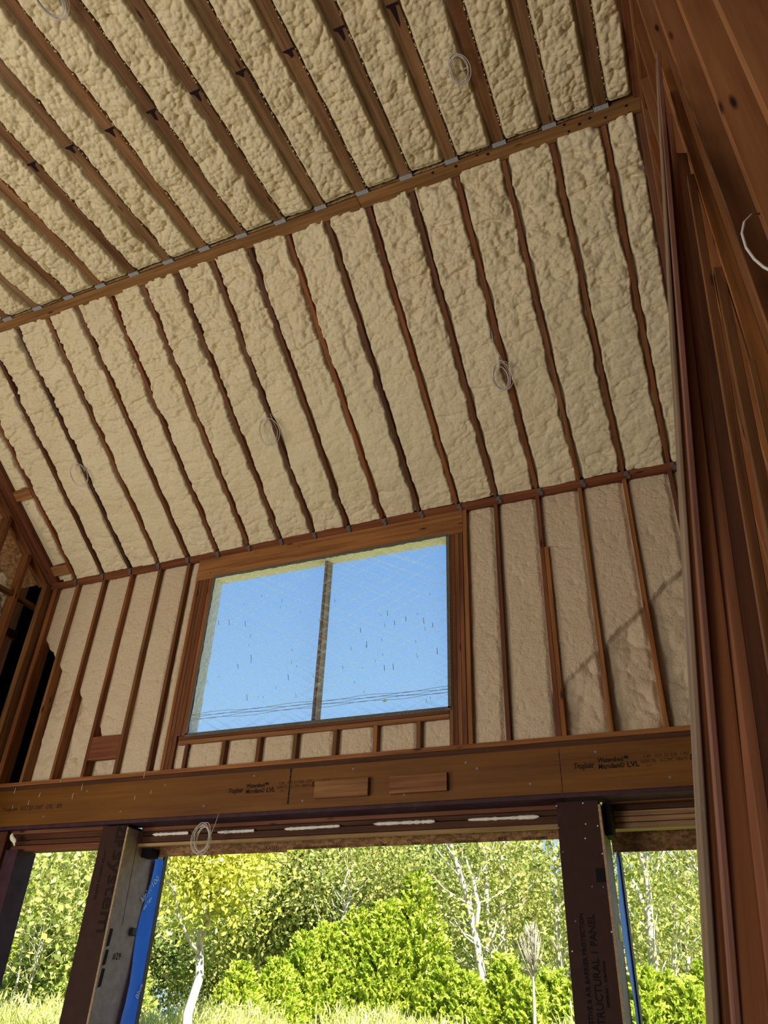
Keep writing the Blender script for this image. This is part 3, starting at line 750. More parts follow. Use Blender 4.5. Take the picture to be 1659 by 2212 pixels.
# right opening header
rgt = list(hdr_boards(-.83, .45, 6.30, [
    (1702, 1716, 'dkwood', .02, 'dark top board over the right door opening'), (1717, 1730, 'stud', -.06, 'pinkish-brown board with knots over the right door opening'),
    (1731, 1746, 'dkwood', .03, 'shaded board above the three light ones over right opening'), (1747, 1759, 'pale', 0, 'highest of three stacked light boards over the right opening'),
    (1760, 1772, 'pale', 0, 'middle of three stacked light boards over the right opening'), (1773, 1787, 'pale', 0, 'lowest of three stacked light boards over the right opening')], 1420, '', 'boards in the header of the right opening'))
ro = box('strand_board_strip', (-.84, 6.60, at(1420, 1838, 6.60).z), (.45, 6.612, at(1420, 1770, 6.60).z), M['osb'], bev=0); tag(ro, 'tall strand-board strip over the right door opening', 'board')
for x, s in [(-.66, 'THIS SIDE'), (-.36, '7/16 CAT'), (-.10, '24/16'), (.14, 'PS 2-10')]:
    text(s, (x, 6.598, at(1420, 1796, 6.6).z), (1, 0, 0), (0, 0, 1), .04, M['ink'], ro)
# left opening header
lft = list(hdr_boards(-6.9, -5.40, 6.10, [
    (1783, 1797, 'red', -.03, 'knotty top board over the left door opening'), (1798, 1810, 'dkwood', .01, 'second reddish board over the left door opening'),
    (1811, 1821, 'dkwood', .0, 'third board over the left door opening'), (1822, 1835, 'red', .006, 'lowest board over the left door opening')], 140, '', 'boards in the header of the left opening'))

# ------------------------------------------------------------------ posts
# left post between the openings
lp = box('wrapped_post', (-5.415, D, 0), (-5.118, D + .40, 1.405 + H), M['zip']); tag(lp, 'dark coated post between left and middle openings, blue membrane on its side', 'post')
sd = box('side_panel', (-5.117, D - .006, 0), (-5.106, 6.60, 1.385 + H), M['zipside']); attach(sd, lp); sd['label'] = 'coated side panel, daylight painted in as a pinkish tone'
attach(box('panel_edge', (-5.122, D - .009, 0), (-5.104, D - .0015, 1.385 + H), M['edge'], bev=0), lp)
text('ZIP', (-5.235, D - .003, 1.405 + H), (0, 0, -1), (1, 0, 0), .135, M['ink'], lp, bold=.006)
text('system', (-5.225, D - .003, 1.19 + H), (0, 0, -1), (1, 0, 0), .19, M['ink'], lp, bold=.002, sx=1.28)
text('WATER RESISTIVE BARRIER', (-5.335, D - .003, 1.20 + H), (0, 0, -1), (1, 0, 0), .035, M['ink'], lp)
text('#29', (-5.104, 6.15, .335 + H), (0, 1, 0), (0, 0, 1), .075, M['ink'], sd, sx=.9)
for z0, z1 in ((.42, .56), (.28, .40), (.12, .26)):
    attach(mesh_obj('dark_print_block', [(-5.1045, 6.035, z0 + H), (-5.1045, 6.075, z0 + H + .01), (-5.1045, 6.085, z1 + H), (-5.1045, 6.045, z1 + H)], [(0, 1, 2, 3)], M['ink']), sd)
attach(mesh_obj('panel_seam', [(-5.1045, 6.17, 1.38 + H), (-5.1045, 6.174, 1.38 + H), (-5.1045, 6.194, .6 + H), (-5.1045, 6.19, .6 + H)], [(0, 1, 2, 3)], M['black']), sd)
# membrane: wavy sheet on the jamb side
def membrane(name, x, ya, yb_, z0, z1, curl, parent):
    V = []; Q = []; nz, ny = 60, 8
    for j in range(nz + 1):
        z = z0 + (z1 - z0) * j / nz
        w = curl * (math.sin(z * 3.1) * .5 + math.sin(z * 7.3 + 1) * .3)
        for i in range(ny + 1):
            t = i / ny; y = ya + w * (1 - t) + (yb_ - ya) * t
            lift = .018 * (1 - t) ** 3 * (1 + math.sin(z * 5)) + .0015 * math.sin(z * 40 + t * 5)
            V.append((x + .004 + abs(lift), y, z))
    for j in range(nz):
        for i in range(ny): a = j * (ny + 1) + i; Q.append((a, a + 1, a + ny + 2, a + ny + 1))
    o = mesh_obj(name, V, Q, M['blue'], smooth=True); o['label'] = 'bright blue membrane'; return attach(o, parent)
bm1 = membrane('blue_membrane', -5.105, 6.405, 6.61, 0, 1.19 + H, .05, lp)
attach(box('trim_strip', (-5.118, 6.612, 0), (-5.098, 6.665, 1.25 + H), M['trim']), lp)
for s, dy, dz, sz in (('kinVP100', 0, 0, .075), ('ater Tight', .035, -.055, .034)):
    text(s, (-5.092, 6.40 + dy, .80 + H + dz), (0, .50, .62), (0, -.62, .5), sz, M['whiteink'], bm1, bold=.001)
text('Blue', (-5.092, 6.58, .05 + H), (0, .3, .9), (0, -.9, .3), .07, M['whiteink'], bm1)
attach(box('black_clip', (-5.106, 6.30, .525 + H), (-5.07, 6.37, .59 + H), M['plug'], bev=.008), lp)
# far left post
lo_ = box('wooden_post', (-6.86, D - .0, 0), (-6.60, D + .08, 1.41 + H), M['dkwood']); tag(lo_, 'brown wooden post at the left edge beside the left opening', 'post')
lo_ = box('steel_post', (-6.58, D + .02, 0), (-6.42, D + .26, 1.24 + H), M['steel']); tag(lo_, 'purple primed steel post at left edge of the left opening', 'post')
lf = attach(bead(24, 1806, 34, 1822, D - .004, lo_, .06), lo_)
# right post
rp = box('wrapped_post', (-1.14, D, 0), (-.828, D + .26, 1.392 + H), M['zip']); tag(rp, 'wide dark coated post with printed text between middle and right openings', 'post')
sd = box('side_panel', (-.8275, D - .004, 0), (-.816, 6.36, 1.36 + H), M['zipside']); attach(sd, rp); sd['label'] = 'coated side panel, daylight painted in as a pale tone'
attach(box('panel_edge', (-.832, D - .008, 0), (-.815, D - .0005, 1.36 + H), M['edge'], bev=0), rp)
membrane('blue_membrane', -.817, 6.35, 6.68, 0, 1.10 + H, .02, rp)
attach(box('trim_strip', (-.83, 6.682, 0), (-.80, 6.80, 1.2 + H), M['trim']), rp)
attach(box('yellow_note', (-.8155, 6.20, .50 + H), (-.8135, 6.34, .60 + H), M['note'], bev=0), rp)
attach(box('black_patch', (-.90, D - .003, .84 + H), (-.835, D - .0008, .93 + H), M['black'], bev=0), rp)
for x, z, s, sz in [(-.945, -.03, 'STRUCTURAL 1 PANEL', .066), (-.905, .10, 'EXPOSURE 1   SHEATHING', .022), (-1.02, -.22, 'WATER RESISTIVE & AIR BARRIER PROTECTION', .041)]:
    text(s, (x, D - .003, z + H), (0, 0, 1), (-1, 0, 0), sz, M['black'], rp, bold=.001)
for px, py in [(1202, 1741), (1259, 1735), (1207, 1788), (1291, 1784), (1264, 1811), (1265, 1780), (1216, 1840), (1301, 1844), (1215, 1900), (1279, 1915), (1303, 1916), (1243, 1990), (1236, 2055), (1321, 2013), (1286, 1705)]:
    P = at(px, py, D - .0025); r = .006
    attach(mesh_obj('nail_head', [(P.x - r, P.y, P.z), (P.x, P.y, P.z - r), (P.x + r, P.y, P.z), (P.x, P.y, P.z + r)], [(0, 1, 2, 3)], M['nail'] if random.random() < .4 else M['cream']), rp)
o = box('dark_filler_block', (-.815, 6.10, 1.16 + H), (-.76, 6.28, 1.385 + H), M['black']); tag(o, 'black filler block at top corner beside the right post', 'block')
o = box('dark_filler_block', (-5.10, 6.26, 1.165 + H), (-4.99, 6.375, 1.24 + H), M['black']); tag(o, 'black filler block in the upper left corner of middle opening', 'block')

# ------------------------------------------------------------------ left end wall
for i, y in enumerate([5.62, 5.20, 4.80, 4.40]):
    zt_ = slopeZ(y) - .06
    o = box('end_wall_stud', (-7.24, y, 0.2), (-7.12, y + .055, zt_), M['stud']); tag(o, 'upright stud of the open left end wall, %s from the corner' % ORD[i], 'stud', 'studs of the left end wall')
o = box('wall_block', (-7.21, 5.0, 3.93 + H), (-7.14, 6.02, 3.975 + H), M['stud']); tag(o, 'horizontal block crossing the studs of the left end wall', 'block')
o = box('wall_block', (-7.5, 5.2, 3.62 + H), (-7.45, 6.1, 3.72 + H), M['dkwood']); tag(o, 'darker horizontal block deep in the left end wall', 'block')
def h_l(u, v):
    a, _ = cells(u * 7, v * 7, 120); b, _ = cells(u * 18, v * 18, 121)
    return (a - .5) * .06 + (b - .5) * .03 + (fbm(u * 2, v * 2, 130, 3) - .5) * .2
structure(foam('wall_left', (-7.95, 6.16, 4.05 + H), (0, -1, 0), (0, 0, 1), (1, 0, 0), 180, 150, 2.4, 1.9, h_l, M['foam'],
               lambda u, v: fbm(u * 3, v * 3, 133, 3) < .62))

# ------------------------------------------------------------------ right-hand wall of lumber
for i in range(14):
    y = [.51, .91, 1.305, 1.67, 2.05][i] if i < 5 else 2.05 + .402 * (i - 4)
    if y > 6.0: break
    zt_ = (flatZ(y) - .19 if y < 3.3 else min(slopeZ(y + .04), flatZ(3.5) + .02) - .24)
    o = box('side_wall_stud', (.432, y, 0.2), (.572, y + .038, zt_), M['sidestud'])
    tag(o, 'tall stud of the right-hand wall, %s' % ('nearest to the camera' if i == 0 else ORD[i] + ' from the nearest one'), 'stud', 'studs of the right-hand wall')
for i, mt in enumerate(['red', 'header', 'stud']):
    dz = -.004 - .062 * i; xo = .425 + .006 * i
    tag(board('wall_top_plate', (xo + .07, -3.9, flatZ(-3.9) + dz - .03), (xo + .07, 3.50, flatZ(3.5) + dz - .03), (0, 0, 1), .14, .059, M[mt]),
        '%s horizontal board along the top of right-hand wall under the flat ceiling' % ('uppermost', 'middle', 'lowest')[i], 'plate')
    A = Vector((xo + .07, 3.56, slopeZ(3.56))); B = Vector((xo + .07, 6.0, slopeZ(6.0)))
    tag(board('wall_top_plate', A - nS * (-dz + .03), B - nS * (-dz + .03), nS, .14, .059, M[mt]),
        '%s sloping board along the top of right-hand wall under the end rafter' % ('uppermost', 'middle', 'lowest')[i], 'plate')

def pxboard(tl, tr, Yt, bl, br, Yb, thick, mat, label):
    """Leaning board: its front face has its corners on four sight lines; it runs on down to the floor and has thickness."""
    TL, TR, BL, BR = at(*tl, Yt), at(*tr, Yt), at(*bl, Yb), at(*br, Yb)
    BL = TL + (BL - TL) * ((TL.z - .01) / (TL.z - BL.z)); BR = TR + (BR - TR) * ((TR.z - .01) / (TR.z - BR.z))
    x = (BL - TL).normalized(); y = (TR - TL); y = (y - x * y.dot(x)).normalized(); z = x.cross(y)
    if z.y < 0: z = -z; y = -y
    Mx = Matrix((x, y, z)).transposed().to_4x4(); Mx.translation = TL; inv = Mx.inverted()
    f = [inv @ p for p in (TL, TR, BR, BL)]; V = [tuple(p) for p in f] + [(p.x, p.y, p.z + thick) for p in f]
    o = mesh_obj('leaning_board', V, [(0, 1, 2, 3), (7, 6, 5, 4), (0, 4, 5, 1), (1, 5, 6, 2), (2, 6, 7, 3), (3, 7, 4, 0)], M[mat])
    bm = bmesh.new(); bm.from_mesh(o.data); bmesh.ops.recalc_face_normals(bm, faces=bm.faces)
    bmesh.ops.bevel(bm, geom=bm.edges[:], offset=.0015, segments=1, affect='EDGES'); bm.to_mesh(o.data); bm.free()
    o.matrix_world = Mx; tag(o, label, 'board', 'boards leaning against the right-hand wall'); return o
pxboard((1417, 118), (1420, 118), 2.15, (1538, 2212), (1557, 2212), .985, .05, 'greywood', 'grey weathered narrow board, leftmost of the leaning lumber')
pxboard((1419, 130), (1427, 130), 2.17, (1556, 2212), (1582, 2212), .990, .03, 'stud', 'narrow shaded brown board between grey board and pinkish one')
pxboard((1418, 112), (1427, 112), 2.14, (1581, 2212), (1603, 2212), .982, .03, 'pinkwood', 'pinkish edge-on board beside the widest leaning board')
pxboard((1427, 190), (1433, 190), 2.14, (1602, 2212), (1672, 2212), .985, .03, 'sidestud', 'wide knotty brown board, widest of the leaning lumber')
pxboard((1431, 245), (1450, 245), 2.16, (1670, 2212), (1726, 2212), .98, .03, 'orange', 'orange-red board just right of the widest leaning board')
pxboard((1484, 377), (1501, 375), 2.02, (1637, 1300), (1662, 1300), 1.62, .035, 'stud', 'yellowish board whose sawn end is highest, near the hangers')
pxboard((1541, 577), (1563, 575), 1.88, (1637, 1062), (1661, 1050), 1.60, .035, 'stud', 'reddish board whose sawn top ends halfway up the wall')
pxboard((1616, 779), (1630, 774), 1.60, (1650, 930), (1668, 925), 1.48, .03, 'stud', 'board whose sawn top end is lowest, at the right edge')
pxboard((1424, 127), (1440, 122), 2.30, (1616, 750), (1655, 750), 1.76, .035, 'header', 'steep tan board standing behind the sawn-off ones, reaching above the roof beam')
pxboard((1460, 330), (1484, 330), 2.10, (1594, 1300), (1655, 1300), 1.84, .03, 'dkwood', 'added dark board standing in for the shaded gap between the orange-red board and the sawn-off ones')  # added board, its dark lumber carries the shade of the gap
# thin skin of old paint on some boards is the board's own colour

# ------------------------------------------------------------------ cables
def coil(name, c, r, tilt, loops, label, tail=None, parent=None):
    path = []; n = 26 * loops; rd = random.Random(int(r * 1e4) + loops)
    ax = Vector(tilt[0]).normalized(); ay = Vector(tilt[1]); ay = (ay - ax * ay.dot(ax)).normalized(); az = ax.cross(ay)
    ph = [(rd.uniform(-.25, .25), rd.uniform(-.25, .25), rd.uniform(.72, 1.15), rd.uniform(-.18, .18)) for _ in range(loops + 2)]
    for i in range(n + 1):
        a = 2 * math.pi * i / 26; k = i // 26; f = (i % 26) / 26
        q = [ph[k][j] * (1 - f) + ph[k + 1][j] * f for j in range(4)]
        path.append(Vector(c) + ax * (math.cos(a) * .75 * q[2] + q[0]) * r + ay * (math.sin(a) * 1.15 * q[2] + q[1] * .6) * r + az * (q[3] + q[0] * math.cos(a)) * r)
    lst = [(path, .0032)]
    if tail: lst.append(([path[0]] + [Vector(t) for t in tail], .0032))
    o = tubes(name, lst, M['cable'], sides=6); tag(o, label, 'cable'); return o
P = at_flat(990, 150, .07); coil('cable_coil', P, .10, ((1, 0, 0), (0, 1, -.1)), 5, 'coiled white cable hanging from the flat ceiling near the right', tail=[P + Vector((.0, .05, .07)), P + Vector((.02, .08, .10))])
P = at_flat(105, -5, .07); coil('cable_coil', P, .12, ((1, 0, 0), (0, 1, -.1)), 5, 'coiled white cable at the top left edge of the flat ceiling')
P = at_slope(1085, 812, .09); T = at_slope(1065, 740, .01); T2 = at_slope(1062, 715, .0); coil('cable_coil', P, .115, ((1, 0, 0), (0, .75, -.6)), 5, 'coiled white cable on the sloping ceiling right of centre', tail=[T, T2])
P = at_slope(577, 932, .09); T = at_slope(584, 895, .01); coil('cable_coil', P, .125, ((1, 0, 0), (0, .6, -.8)), 3, 'looped white cable on the sloping ceiling above the window', tail=[T, at_slope(600, 888)])
P = at_slope(168, 1024, .09); T = at_slope(182, 1012, .02); coil('cable_coil', P, .115, ((1, .2, .35), (0, .4, -.5)), 2, 'small looped white cable at the left of the sloping ceiling', tail=[T, at_slope(188, 1000)])
P = at(437, 1812, 5.96); coil('cable_coil', P, .105, ((1, 0, 0), (0, 0, 1)), 7, 'coiled white cable hanging from laminated beam over the middle opening', tail=[P + Vector((.09, .03, .12)), P + Vector((.10, .05, .22))])
pth = [at(1640, 462, 1.5), at(1624, 464, 1.45), at(1608, 480, 1.4), at(1603, 505, 1.4), at(1612, 535, 1.38), at(1630, 560, 1.36), at(1650, 577, 1.34), at(1675, 590, 1.32)]
o = tubes('loose_cable', [(pth, .0035)], M['cable'], sides=8); tag(o, 'white cable loop sticking out of a hole in the right-hand stud', 'cable')

for px, py, Yk, r in [(1628, 282, 1.3035, .008), (1627, 500, 1.668, .007), (1506, 151, 1.668, .005), (1524, 290, 1.668, .005), (1559, 405, 1.668, .005)]:
    P = at(px, py, Yk)
    if .44 < P.x < .565:
        vs = [(P.x + r * math.cos(a * .785) * random.uniform(.8, 1.3), Yk, P.z + r * 1.4 * math.sin(a * .785)) for a in range(8)]
        own = [o for o in bpy.data.objects if o.name.startswith('side_wall_stud') and abs(o.location.y - (Yk + .0205)) < .02]
        if own: attach(mesh_obj('knot', vs, [tuple(range(8))], M['tar']), own[0])

# ------------------------------------------------------------------ outside: trees, evergreens, tall grass, a white house
def leaf_object(name, C, dirs, size, mat, parent=None, aspect=1.7):
    """C: (n,3) leaf centres; one small bent four-cornered leaf each"""
    n = len(C); d = dirs + rng.normal(0, .55, (n, 3)); d /= np.linalg.norm(d, axis=1)[:, None]
    s = rng.normal(0, 1, (n, 3)); s -= (s * d).sum(1)[:, None] * d; s /= np.linalg.norm(s, axis=1)[:, None]
    sz = size * rng.uniform(.6, 1.35, n)[:, None]
    nn = np.cross(d, s)
    a = C - d * sz * aspect / 2; b = C + s * sz / 2 + nn * sz * .12; c = C + d * sz * aspect / 2; e = C - s * sz / 2 + nn * sz * .12
    P = np.stack([a, b, c, e], 1).reshape(-1, 3).astype(np.float32)
    me = bpy.data.meshes.new(name); me.vertices.add(4 * n); me.vertices.foreach_set('co', P.reshape(-1))
    me.loops.add(4 * n); me.loops.foreach_set('vertex_index', np.arange(4 * n, dtype=np.int32))
    me.polygons.add(n); me.polygons.foreach_set('loop_start', np.arange(0, 4 * n, 4, dtype=np.int32))
    me.update(calc_edges=True); me.materials.append(mat)
    return link(bpy.data.objects.new(name, me), parent)
def branch_paths(base, top, r0, nb, spread, seed, up=.9, start=.3, sub=3):
    rd = random.Random(seed); base = Vector(base); top = Vector(top); out = []; tips = []
    n = 9; path = []
    for i in range(n + 1):
        t = i / n; p = base.lerp(top, t) + Vector((rd.uniform(-1, 1), rd.uniform(-1, 1), 0)) * r0 * 1.2 * (0 < i)
        path.append(p)
    out.append((path, [r0 * (1 - .8 * i / n) for i in range(n + 1)]))
    for b in range(nb):
        t = start + (1 - start) * (b + rd.random()) / nb; k = min(n - 1, int(t * n)); p = path[k].lerp(path[k + 1], t * n - k)
        a = rd.uniform(0, 2 * math.pi); L = spread * (1.15 - t) * rd.uniform(.7, 1.2)
        d = Vector((math.cos(a), math.sin(a), up * rd.uniform(.5, 1.4))).normalized(); bp = [p]; rr = r0 * (1 - .8 * t) * .55
        for s_ in range(5):
            d = (d + Vector((rd.uniform(-.3, .3), rd.uniform(-.3, .3), rd.uniform(-.05, .3)))).normalized(); bp.append(bp[-1] + d * L / 5)
        out.append((bp, [rr * (1 - .16 * i) for i in range(6)])); tips.append(bp[-1]); tips.append(bp[3])
        for q in range(sub):
            k2 = rd.randint(1, 4); d2 = Vector((rd.uniform(-1, 1), rd.uniform(-1, 1), rd.uniform(0, 1))).normalized(); sp = [bp[k2]]
            for s_ in range(3):
                d2 = (d2 + Vector((rd.uniform(-.4, .4), rd.uniform(-.4, .4), rd.uniform(-.1, .3)))).normalized(); sp.append(sp[-1] + d2 * L * .13)
            out.append((sp, [rr * .4, rr * .3, rr * .22, rr * .12])); tips.append(sp[-1])
    return out, tips
def crown(tips, n, sigma):
    T = np.array([tuple(t) for t in tips]); i = rng.integers(0, len(T), n)
    return T[i] + rng.normal(0, 1, (n, 3)) * np.array([sigma, sigma, sigma * .7])
def broad_tree(name, base, h, r0, spread, nb, nleaf, lsize, sig, leaf, bark, label, group, seed, lean_=(0, 0), start=.3, cat='tree', sub=3):
    root = empty(name, base); b = Vector((0, 0, 0)); top = Vector((lean_[0], lean_[1], h))
    br, tips = branch_paths(b, top, r0, nb, spread, seed, start=start, sub=sub)
    tubes('trunk', br, M[bark], root, sides=7)
    if nleaf:
        tips = tips + [top, top * .9]
        C = crown(tips, nleaf, sig); leaf_object('foliage', C, rng.normal(0, 1, (nleaf, 3)) * .5, lsize, M[leaf], root)
    tag(root, label, cat, group); return root
def evergreen(base, h, r, n, leaf, label, group, lsize=.055):
    root = empty('evergreen_shrub', base)
    tubes('trunk', [([(0, 0, 0), (0, 0, h * .9)], [.05, .01])], M['greybark'], root)
    nf = n // 26                                            # fronds
    r = r * .86; t = rng.beta(1.0, 1.35, nf); a = rng.uniform(0, 2 * np.pi, nf); rad = r * (1 - t) ** .85 * rng.uniform(.55, 1.05, nf)
    out = np.stack([np.cos(a), np.sin(a), np.full(nf, .9)], 1); out /= np.linalg.norm(out, axis=1)[:, None]
    Pf = np.stack([np.cos(a) * rad, np.sin(a) * rad, t * h], 1)
    C = []; Dr = []
    s = rng.uniform(0, 1, (nf, 26)); L = .46 * (h / 2.5) ** .3
    side = rng.normal(0, .040, (nf, 26, 3))
    C = Pf[:, None, :] + out[:, None, :] * (s[..., None] - .4) * L + side * (1.15 - s[..., None]) + np.array([0, 0, -.05]) * (s[..., None] ** 2)
    Dr = np.repeat(out[:, None, :], 26, 1) + side * 9
    leaf_object('foliage', C.reshape(-1, 3), Dr.reshape(-1, 3), lsize, M[leaf], root, aspect=2.2)
    tag(root, label, 'shrub', group); return root
def gnd(p): return Vector((p.x, p.y, gzf(p.y) - .02))

# back wood: rows of tall leafy trees
gw = 'leafy trees of the wood behind'
back = [(-60, 26, 15, 'oak', .9, 'olive-green wood tree cut by the left edge of the photo'), (60, 30, 16, 'oak2', .9, 'tall wood tree seen in the left part of the left opening'),
        (170, 25, 14, 'oak', 1, 'broad olive tree seen in the right part of left opening'), (330, 27, 15, 'oak2', 1, 'dull green tree rising behind the yellow-green maple, left side'),
        (480, 31, 17, 'oak', 1.1, 'large olive tree rising behind the yellow-green maple, right side'), (600, 24, 13, 'oak', 1, 'olive tree in the left third of the middle opening'),
        (700, 29, 16, 'oak2', 1.1, 'dull green tree just left of the middle of the opening'), (790, 24, 13, 'oak', 1.05, 'olive tree with reddish leaves in the centre of middle opening'),
        (880, 31, 17, 'oak', 1.1, 'tall olive tree behind the tallest evergreen'), (960, 28, 15, 'oak2', .95, 'dull green tree right behind the tallest evergreen'),
        (1060, 34, 17, 'oak2', .75, 'thin-leaved tree behind the pale twin trunks'), (1140, 31, 14, 'oak', .6, 'thin-leaved tree behind the bare sapling'),
        (1230, 36, 14.5, 'oak2', .50, 'thin-leaved tree seen beside the wide dark post with sky showing through'), (1370, 32, 14, 'oak', .50, 'thin olive tree at the left of the right opening'),
        (1450, 38, 15.5, 'oak2', .50, 'tall thin-leaved tree in the middle of right opening'), (1540, 33, 14, 'oak', .55, 'thin olive tree at the right edge of the right opening')]
for i, (px, Y, h, lf_, dens, lab) in enumerate(back):
    p = gnd(at(px, 2100, Y)); hh = (.185 if px < 1100 else .125) * Y + 1.6
    broad_tree('wood_tree', p, hh * .86, .16, 3.3, 15, int((40000 if px < 1100 else 15000) * dens), .088, .72, lf_, 'bark', lab, gw, 100 + i, start=.08, lean_=(random.uniform(-.6, .6), 0), sub=6)
# dark understory further behind keeps the wood closed below the crowns
for i, (px, Y) in enumerate([(-120, 40), (30, 41), (180, 40), (330, 42), (480, 41), (630, 42), (780, 41), (930, 42), (1060, 43)]):
    p = gnd(at(px, 2100, Y))
    broad_tree('understory_tree', p, 8.2, .12, 4.2, 12, 26000, .15, 1.1, 'oak', 'greybark', 'shaded tree deep in the wood, %s from the left' % ORD[i], 'shaded trees deep in the wood', 300 + i, start=.04)
# pale bare-stemmed trunks
def trunk(pts, Y, r, label, forks=()):
    P = [at(x, y, Y) for x, y in pts]; base = gnd(P[0]); root = empty('pale_trunk_tree', base)
    loc = [q - base for q in [base] + P]; r = r * .72; rd = random.Random(int(pts[0][0]))
    n = len(loc); lst = [(loc, [r * (1 - .6 * i / (n - 1)) for i in range(n)])]
    for f in forks:
        q = [at(x, y, Y) - base for x, y in f]; lst.append((q, [r * .6 * (1 - .7 * i / (len(q) - 1)) for i in range(len(q))]))
    for q in range(16):
        k = rd.randint(2, n - 1); a0 = loc[k - 1].lerp(loc[k], rd.random()); sp = [a0]; d0 = Vector((rd.uniform(-1, 1), rd.uniform(-1, .3), rd.uniform(.1, 1.1))).normalized(); LL = rd.uniform(.5, 1.6)
        for _ in range(4): d0 = (d0 + Vector((rd.uniform(-.4, .4), rd.uniform(-.3, .3), rd.uniform(-.1, .4)))).normalized(); sp.append(sp[-1] + d0 * LL / 4)
        lst.append((sp, [r * .25, r * .2, r * .15, r * .1, r * .05]))
    nl = len(forks) + 1
    tubes('trunk', lst, M['bark'], root, sides=7)
    tips = [lst[k][0][-1] for k in range(len(lst))]
    C = crown([t + Vector((0, .3, .5)) for t in tips], 2400, .9); leaf_object('foliage', C, rng.normal(0, 1, (2400, 3)), .075, M['oak'], root)
    tag(root, label, 'tree', 'trees with bare pale trunks')
trunk([(1050, 2155), (1030, 2040), (1012, 1950), (985, 1860), (965, 1800)], 20, .16, 'pale leaning trunk, left one of the pair beside the sapling', [[(1026, 2020), (1034, 1960), (1022, 1900), (1005, 1850)]])
trunk([(1066, 2130), (1064, 2050), (1052, 1970), (1050, 1900), (1048, 1820)], 21, .13, 'slim pale trunk close right of the leaning pale trunk')
trunk([(1083, 2110), (1086, 2010), (1084, 1930), (1085, 1850), (1088, 1800)], 22, .17, 'pale trunk forking into a long right-hand limb', [[(1090, 2010), (1122, 1965), (1150, 1905), (1165, 1870)]])
trunk([(1112, 2130), (1118, 2040), (1120, 1990), (1122, 1930)], 23, .12, 'short pale trunk left of the bare sapling')
trunk([(1214, 2145), (1206, 2030), (1200, 1950), (1198, 1850)], 22, .15, 'pale trunk partly hidden by the wide dark post', [[(1202, 1955), (1218, 1930), (1235, 1915)]])
trunk([(1417, 2150), (1410, 2060), (1404, 1990), (1398, 1900), (1375, 1820)], 21, .20, 'thick pale trunk in left half of the right opening', [[(1403, 1985), (1380, 1930), (1366, 1900)]])
trunk([(1455, 2140), (1457, 2040), (1458, 1960), (1462, 1880), (1463, 1800)], 23, .12, 'slim straight pale trunk in the middle of right opening', [[(1458, 2030), (1480, 2015)]])
trunk([(1488, 2150), (1486, 2070), (1483, 2030), (1490, 1900)], 25, .12, 'slim pale trunk in front of the white house')
trunk([(1533, 2120), (1530, 2040), (1524, 1940), (1505, 1880), (1480, 1830)], 22, .15, 'pale curved trunk at right edge of right opening')
trunk([(715, 2070), (730, 2010), (750, 1960), (762, 1900)], 20, .10, 'pale branching trunk rising behind evergreens in the middle opening', [[(735, 1995), (765, 1970), (790, 1940)], [(745, 1965), (740, 1920), (752, 1880)]])
trunk([(40, 2110), (48, 2050), (52, 2020)], 13, .03, 'thin pale stem in left opening, left of two', [])
trunk([(60, 2140), (80, 2080), (95, 2040)], 13, .03, 'thin pale stem in left opening, right of two', [])
# bare sapling
P0 = at(1155, 2212, 13); P1 = at(1148, 2000, 13); base = gnd(P0); root = empty('bare_sapling', base)
lst = [([Vector((0, 0, 0)), P0 - base, (P0.lerp(P1, .5)) - base, P1 - base], [.035, .03, .018, .006])]
for i in range(60):
    t = random.uniform(.40, .95); p = P0.lerp(P1, t) - base; a = random.uniform(0, 6.28); L = .75 * (1.15 - t)
    d = Vector((math.cos(a) * .55, math.sin(a) * .55, 1)).normalized(); lst.append(([p, p + d * L * .5, p + (d + Vector((0, 0, .25))).normalized() * L], [.008, .005, .002]))
tubes('trunk', lst, M['greybark'], root, sides=5); tag(root, 'bare leafless sapling with fine upright twigs in the middle opening', 'tree')
# yellow-green maple near the left post
p = gnd(at(413, 2212, 11.0))
mp = broad_tree('maple_tree', p, 4.1, .09, 1.9, 28, 24000, .052, .27, 'yleaf', 'bark', 'yellow-green maple with pale trunk right of the blue membrane', None, 77, start=.40, sub=4)
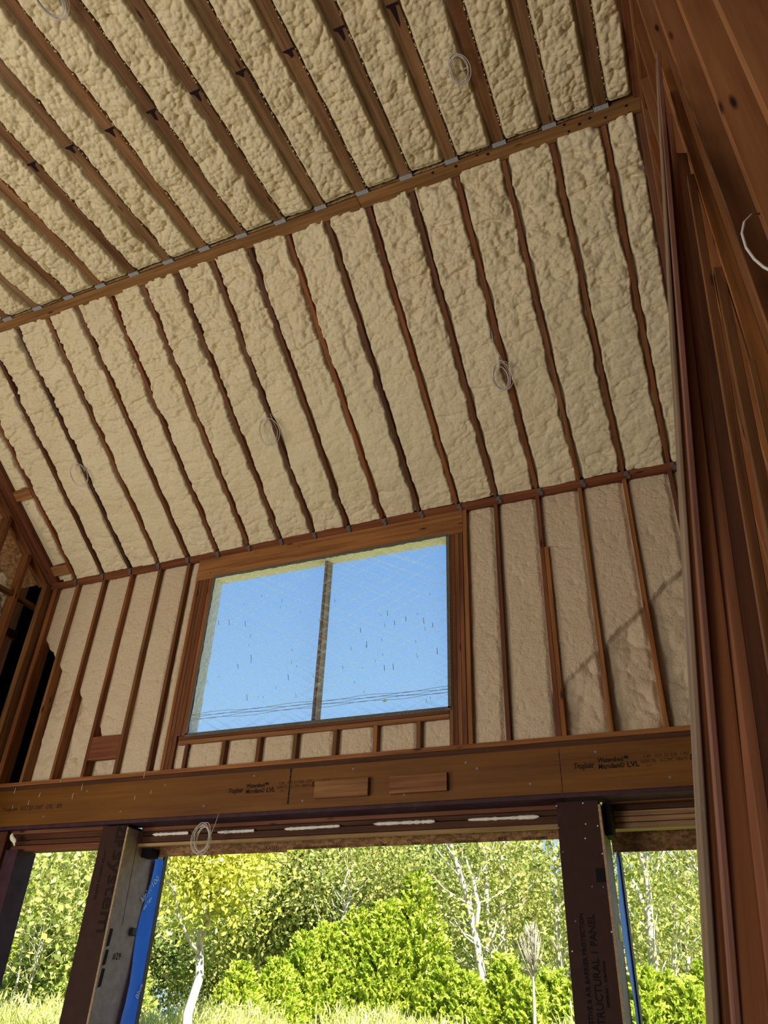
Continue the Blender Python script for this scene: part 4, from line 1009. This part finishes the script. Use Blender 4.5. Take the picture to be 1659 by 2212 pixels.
# evergreens
eg = 'bright green evergreen shrubs in a row'
ev = [(0, 1960, 15, 1.3, 'cedar', 'at the left edge of the left opening'), (60, 1900, 17, 1.4, 'cedar', 'tallest in the left opening'), (130, 1960, 15, 1.2, 'cedar2', 'in the middle of the left opening'),
      (200, 2020, 14, 1.1, 'cedar2', 'at the right of the left opening'), (290, 2080, 16, 1.1, 'cedar2', 'hidden behind the maple on its left'), (520, 2090, 16, 1.1, 'cedar', 'right of the maple trunk'),
      (600, 2080, 17, 1.2, 'cedar', 'low one right of the maple'), (660, 2020, 18, 1.3, 'cedar', 'first mid-height one right of the maple'), (710, 2000, 18.5, 1.3, 'cedar', 'second mid-height one right of the maple'),
      (775, 1975, 19, 1.4, 'cedar', 'left neighbour of the tallest one, a step away'), (835, 1955, 19, 1.4, 'cedar', 'direct left neighbour of the tallest one'), (900, 1890, 19.5, 1.5, 'cedar', 'tallest in the middle opening'),
      (960, 2080, 18, 1.1, 'cedar', 'just right of the tallest one'), (1010, 2110, 17.5, 1.0, 'cedar', 'left of the pale twin trunks'), (1088, 2070, 18, .9, 'cedar', 'pointed one right of the twin trunks'),
      (1140, 2120, 17, .9, 'cedar', 'below the bare sapling'), (1195, 2100, 18, 1.0, 'cedar', 'right of the bare sapling'), (1240, 2130, 17, .9, 'cedar', 'beside the wide dark post'),
      (1385, 2100, 17, .8, 'cedar', 'at the left of the right opening'), (1430, 2110, 18, .8, 'cedar', 'in the right opening, second from its left'), (1478, 2120, 17, .8, 'cedar', 'in the right opening, third from its left'),
      (1525, 2085, 17.5, .9, 'cedar', 'at the right edge of the right opening')]
for i, (px, ty, Y, r, lf_, lab) in enumerate(ev):
    T = at(px, ty, Y); b = gnd(T); h = T.z - b.z
    evergreen(b, h, r * (1.0 if h > 2.6 else .9), 36000 if h > 2.6 else 18000, lf_, 'feathery conical evergreen shrub, ' + lab, eg)
# tall grass in front of the shrubs
n = 80000
xx = rng.uniform(-14.5, 2.5, n); yy = rng.uniform(11.4, 14.2, n); keepm = (xx / yy > -1.12) & (xx / yy < .12); xx = xx[keepm]; yy = yy[keepm]; n = len(xx)
hh = (.80 + .18 * np.sin(xx * 2.1) + .10 * np.sin(xx * 5.3)) * rng.uniform(.6, 1.12, n); zz = .66 + hh * rng.uniform(.55, 1, n)
hl = leaf_object('tall_grass', np.stack([xx, yy, zz], 1), np.tile([0, 0, 1.2], (n, 1)), .020, M['meadow'], aspect=8)
tag(hl, 'dense pale green tall grass in front of the evergreen shrubs', 'grass', kind='stuff')
# white house
hb = gnd(at(1500, 2110, 48)); hs = empty('white_house', hb)
def local(o): o.parent = hs; return o
def hbox(name, lo, hi, mat):
    bm = bmesh.new(); box_bm(bm, lo, hi, 0); return bm_obj(name, bm, mat, hs)
hbox('house_wall', (-2.5, -1, 0), (2.6, 5, 3.1), M['white'])
mesh_obj('roof', [(-2.8, -1.3, 3.1), (2.9, -1.3, 3.1), (2.9, 5.3, 3.1), (-2.8, 5.3, 3.1), (-.0, -1.3, 4.7), (.0, 5.3, 4.7)], [(0, 4, 5, 3), (1, 2, 5, 4), (0, 1, 4), (2, 3, 5), (0, 3, 2, 1)], M['white'], hs)
for x in (-1.6, .2, 1.5): hbox('house_window', (x, -1.04, 1.2), (x + .8, -.99, 2.4), M['glassdark'])
tag(hs, 'small white house glimpsed through the trees in the right opening', 'house')

for o in bpy.data.objects:
    if o.parent is None and o.type == 'MESH' and 'label' not in o and o.get('kind') != 'structure': print('UNLABELLED', o.name)
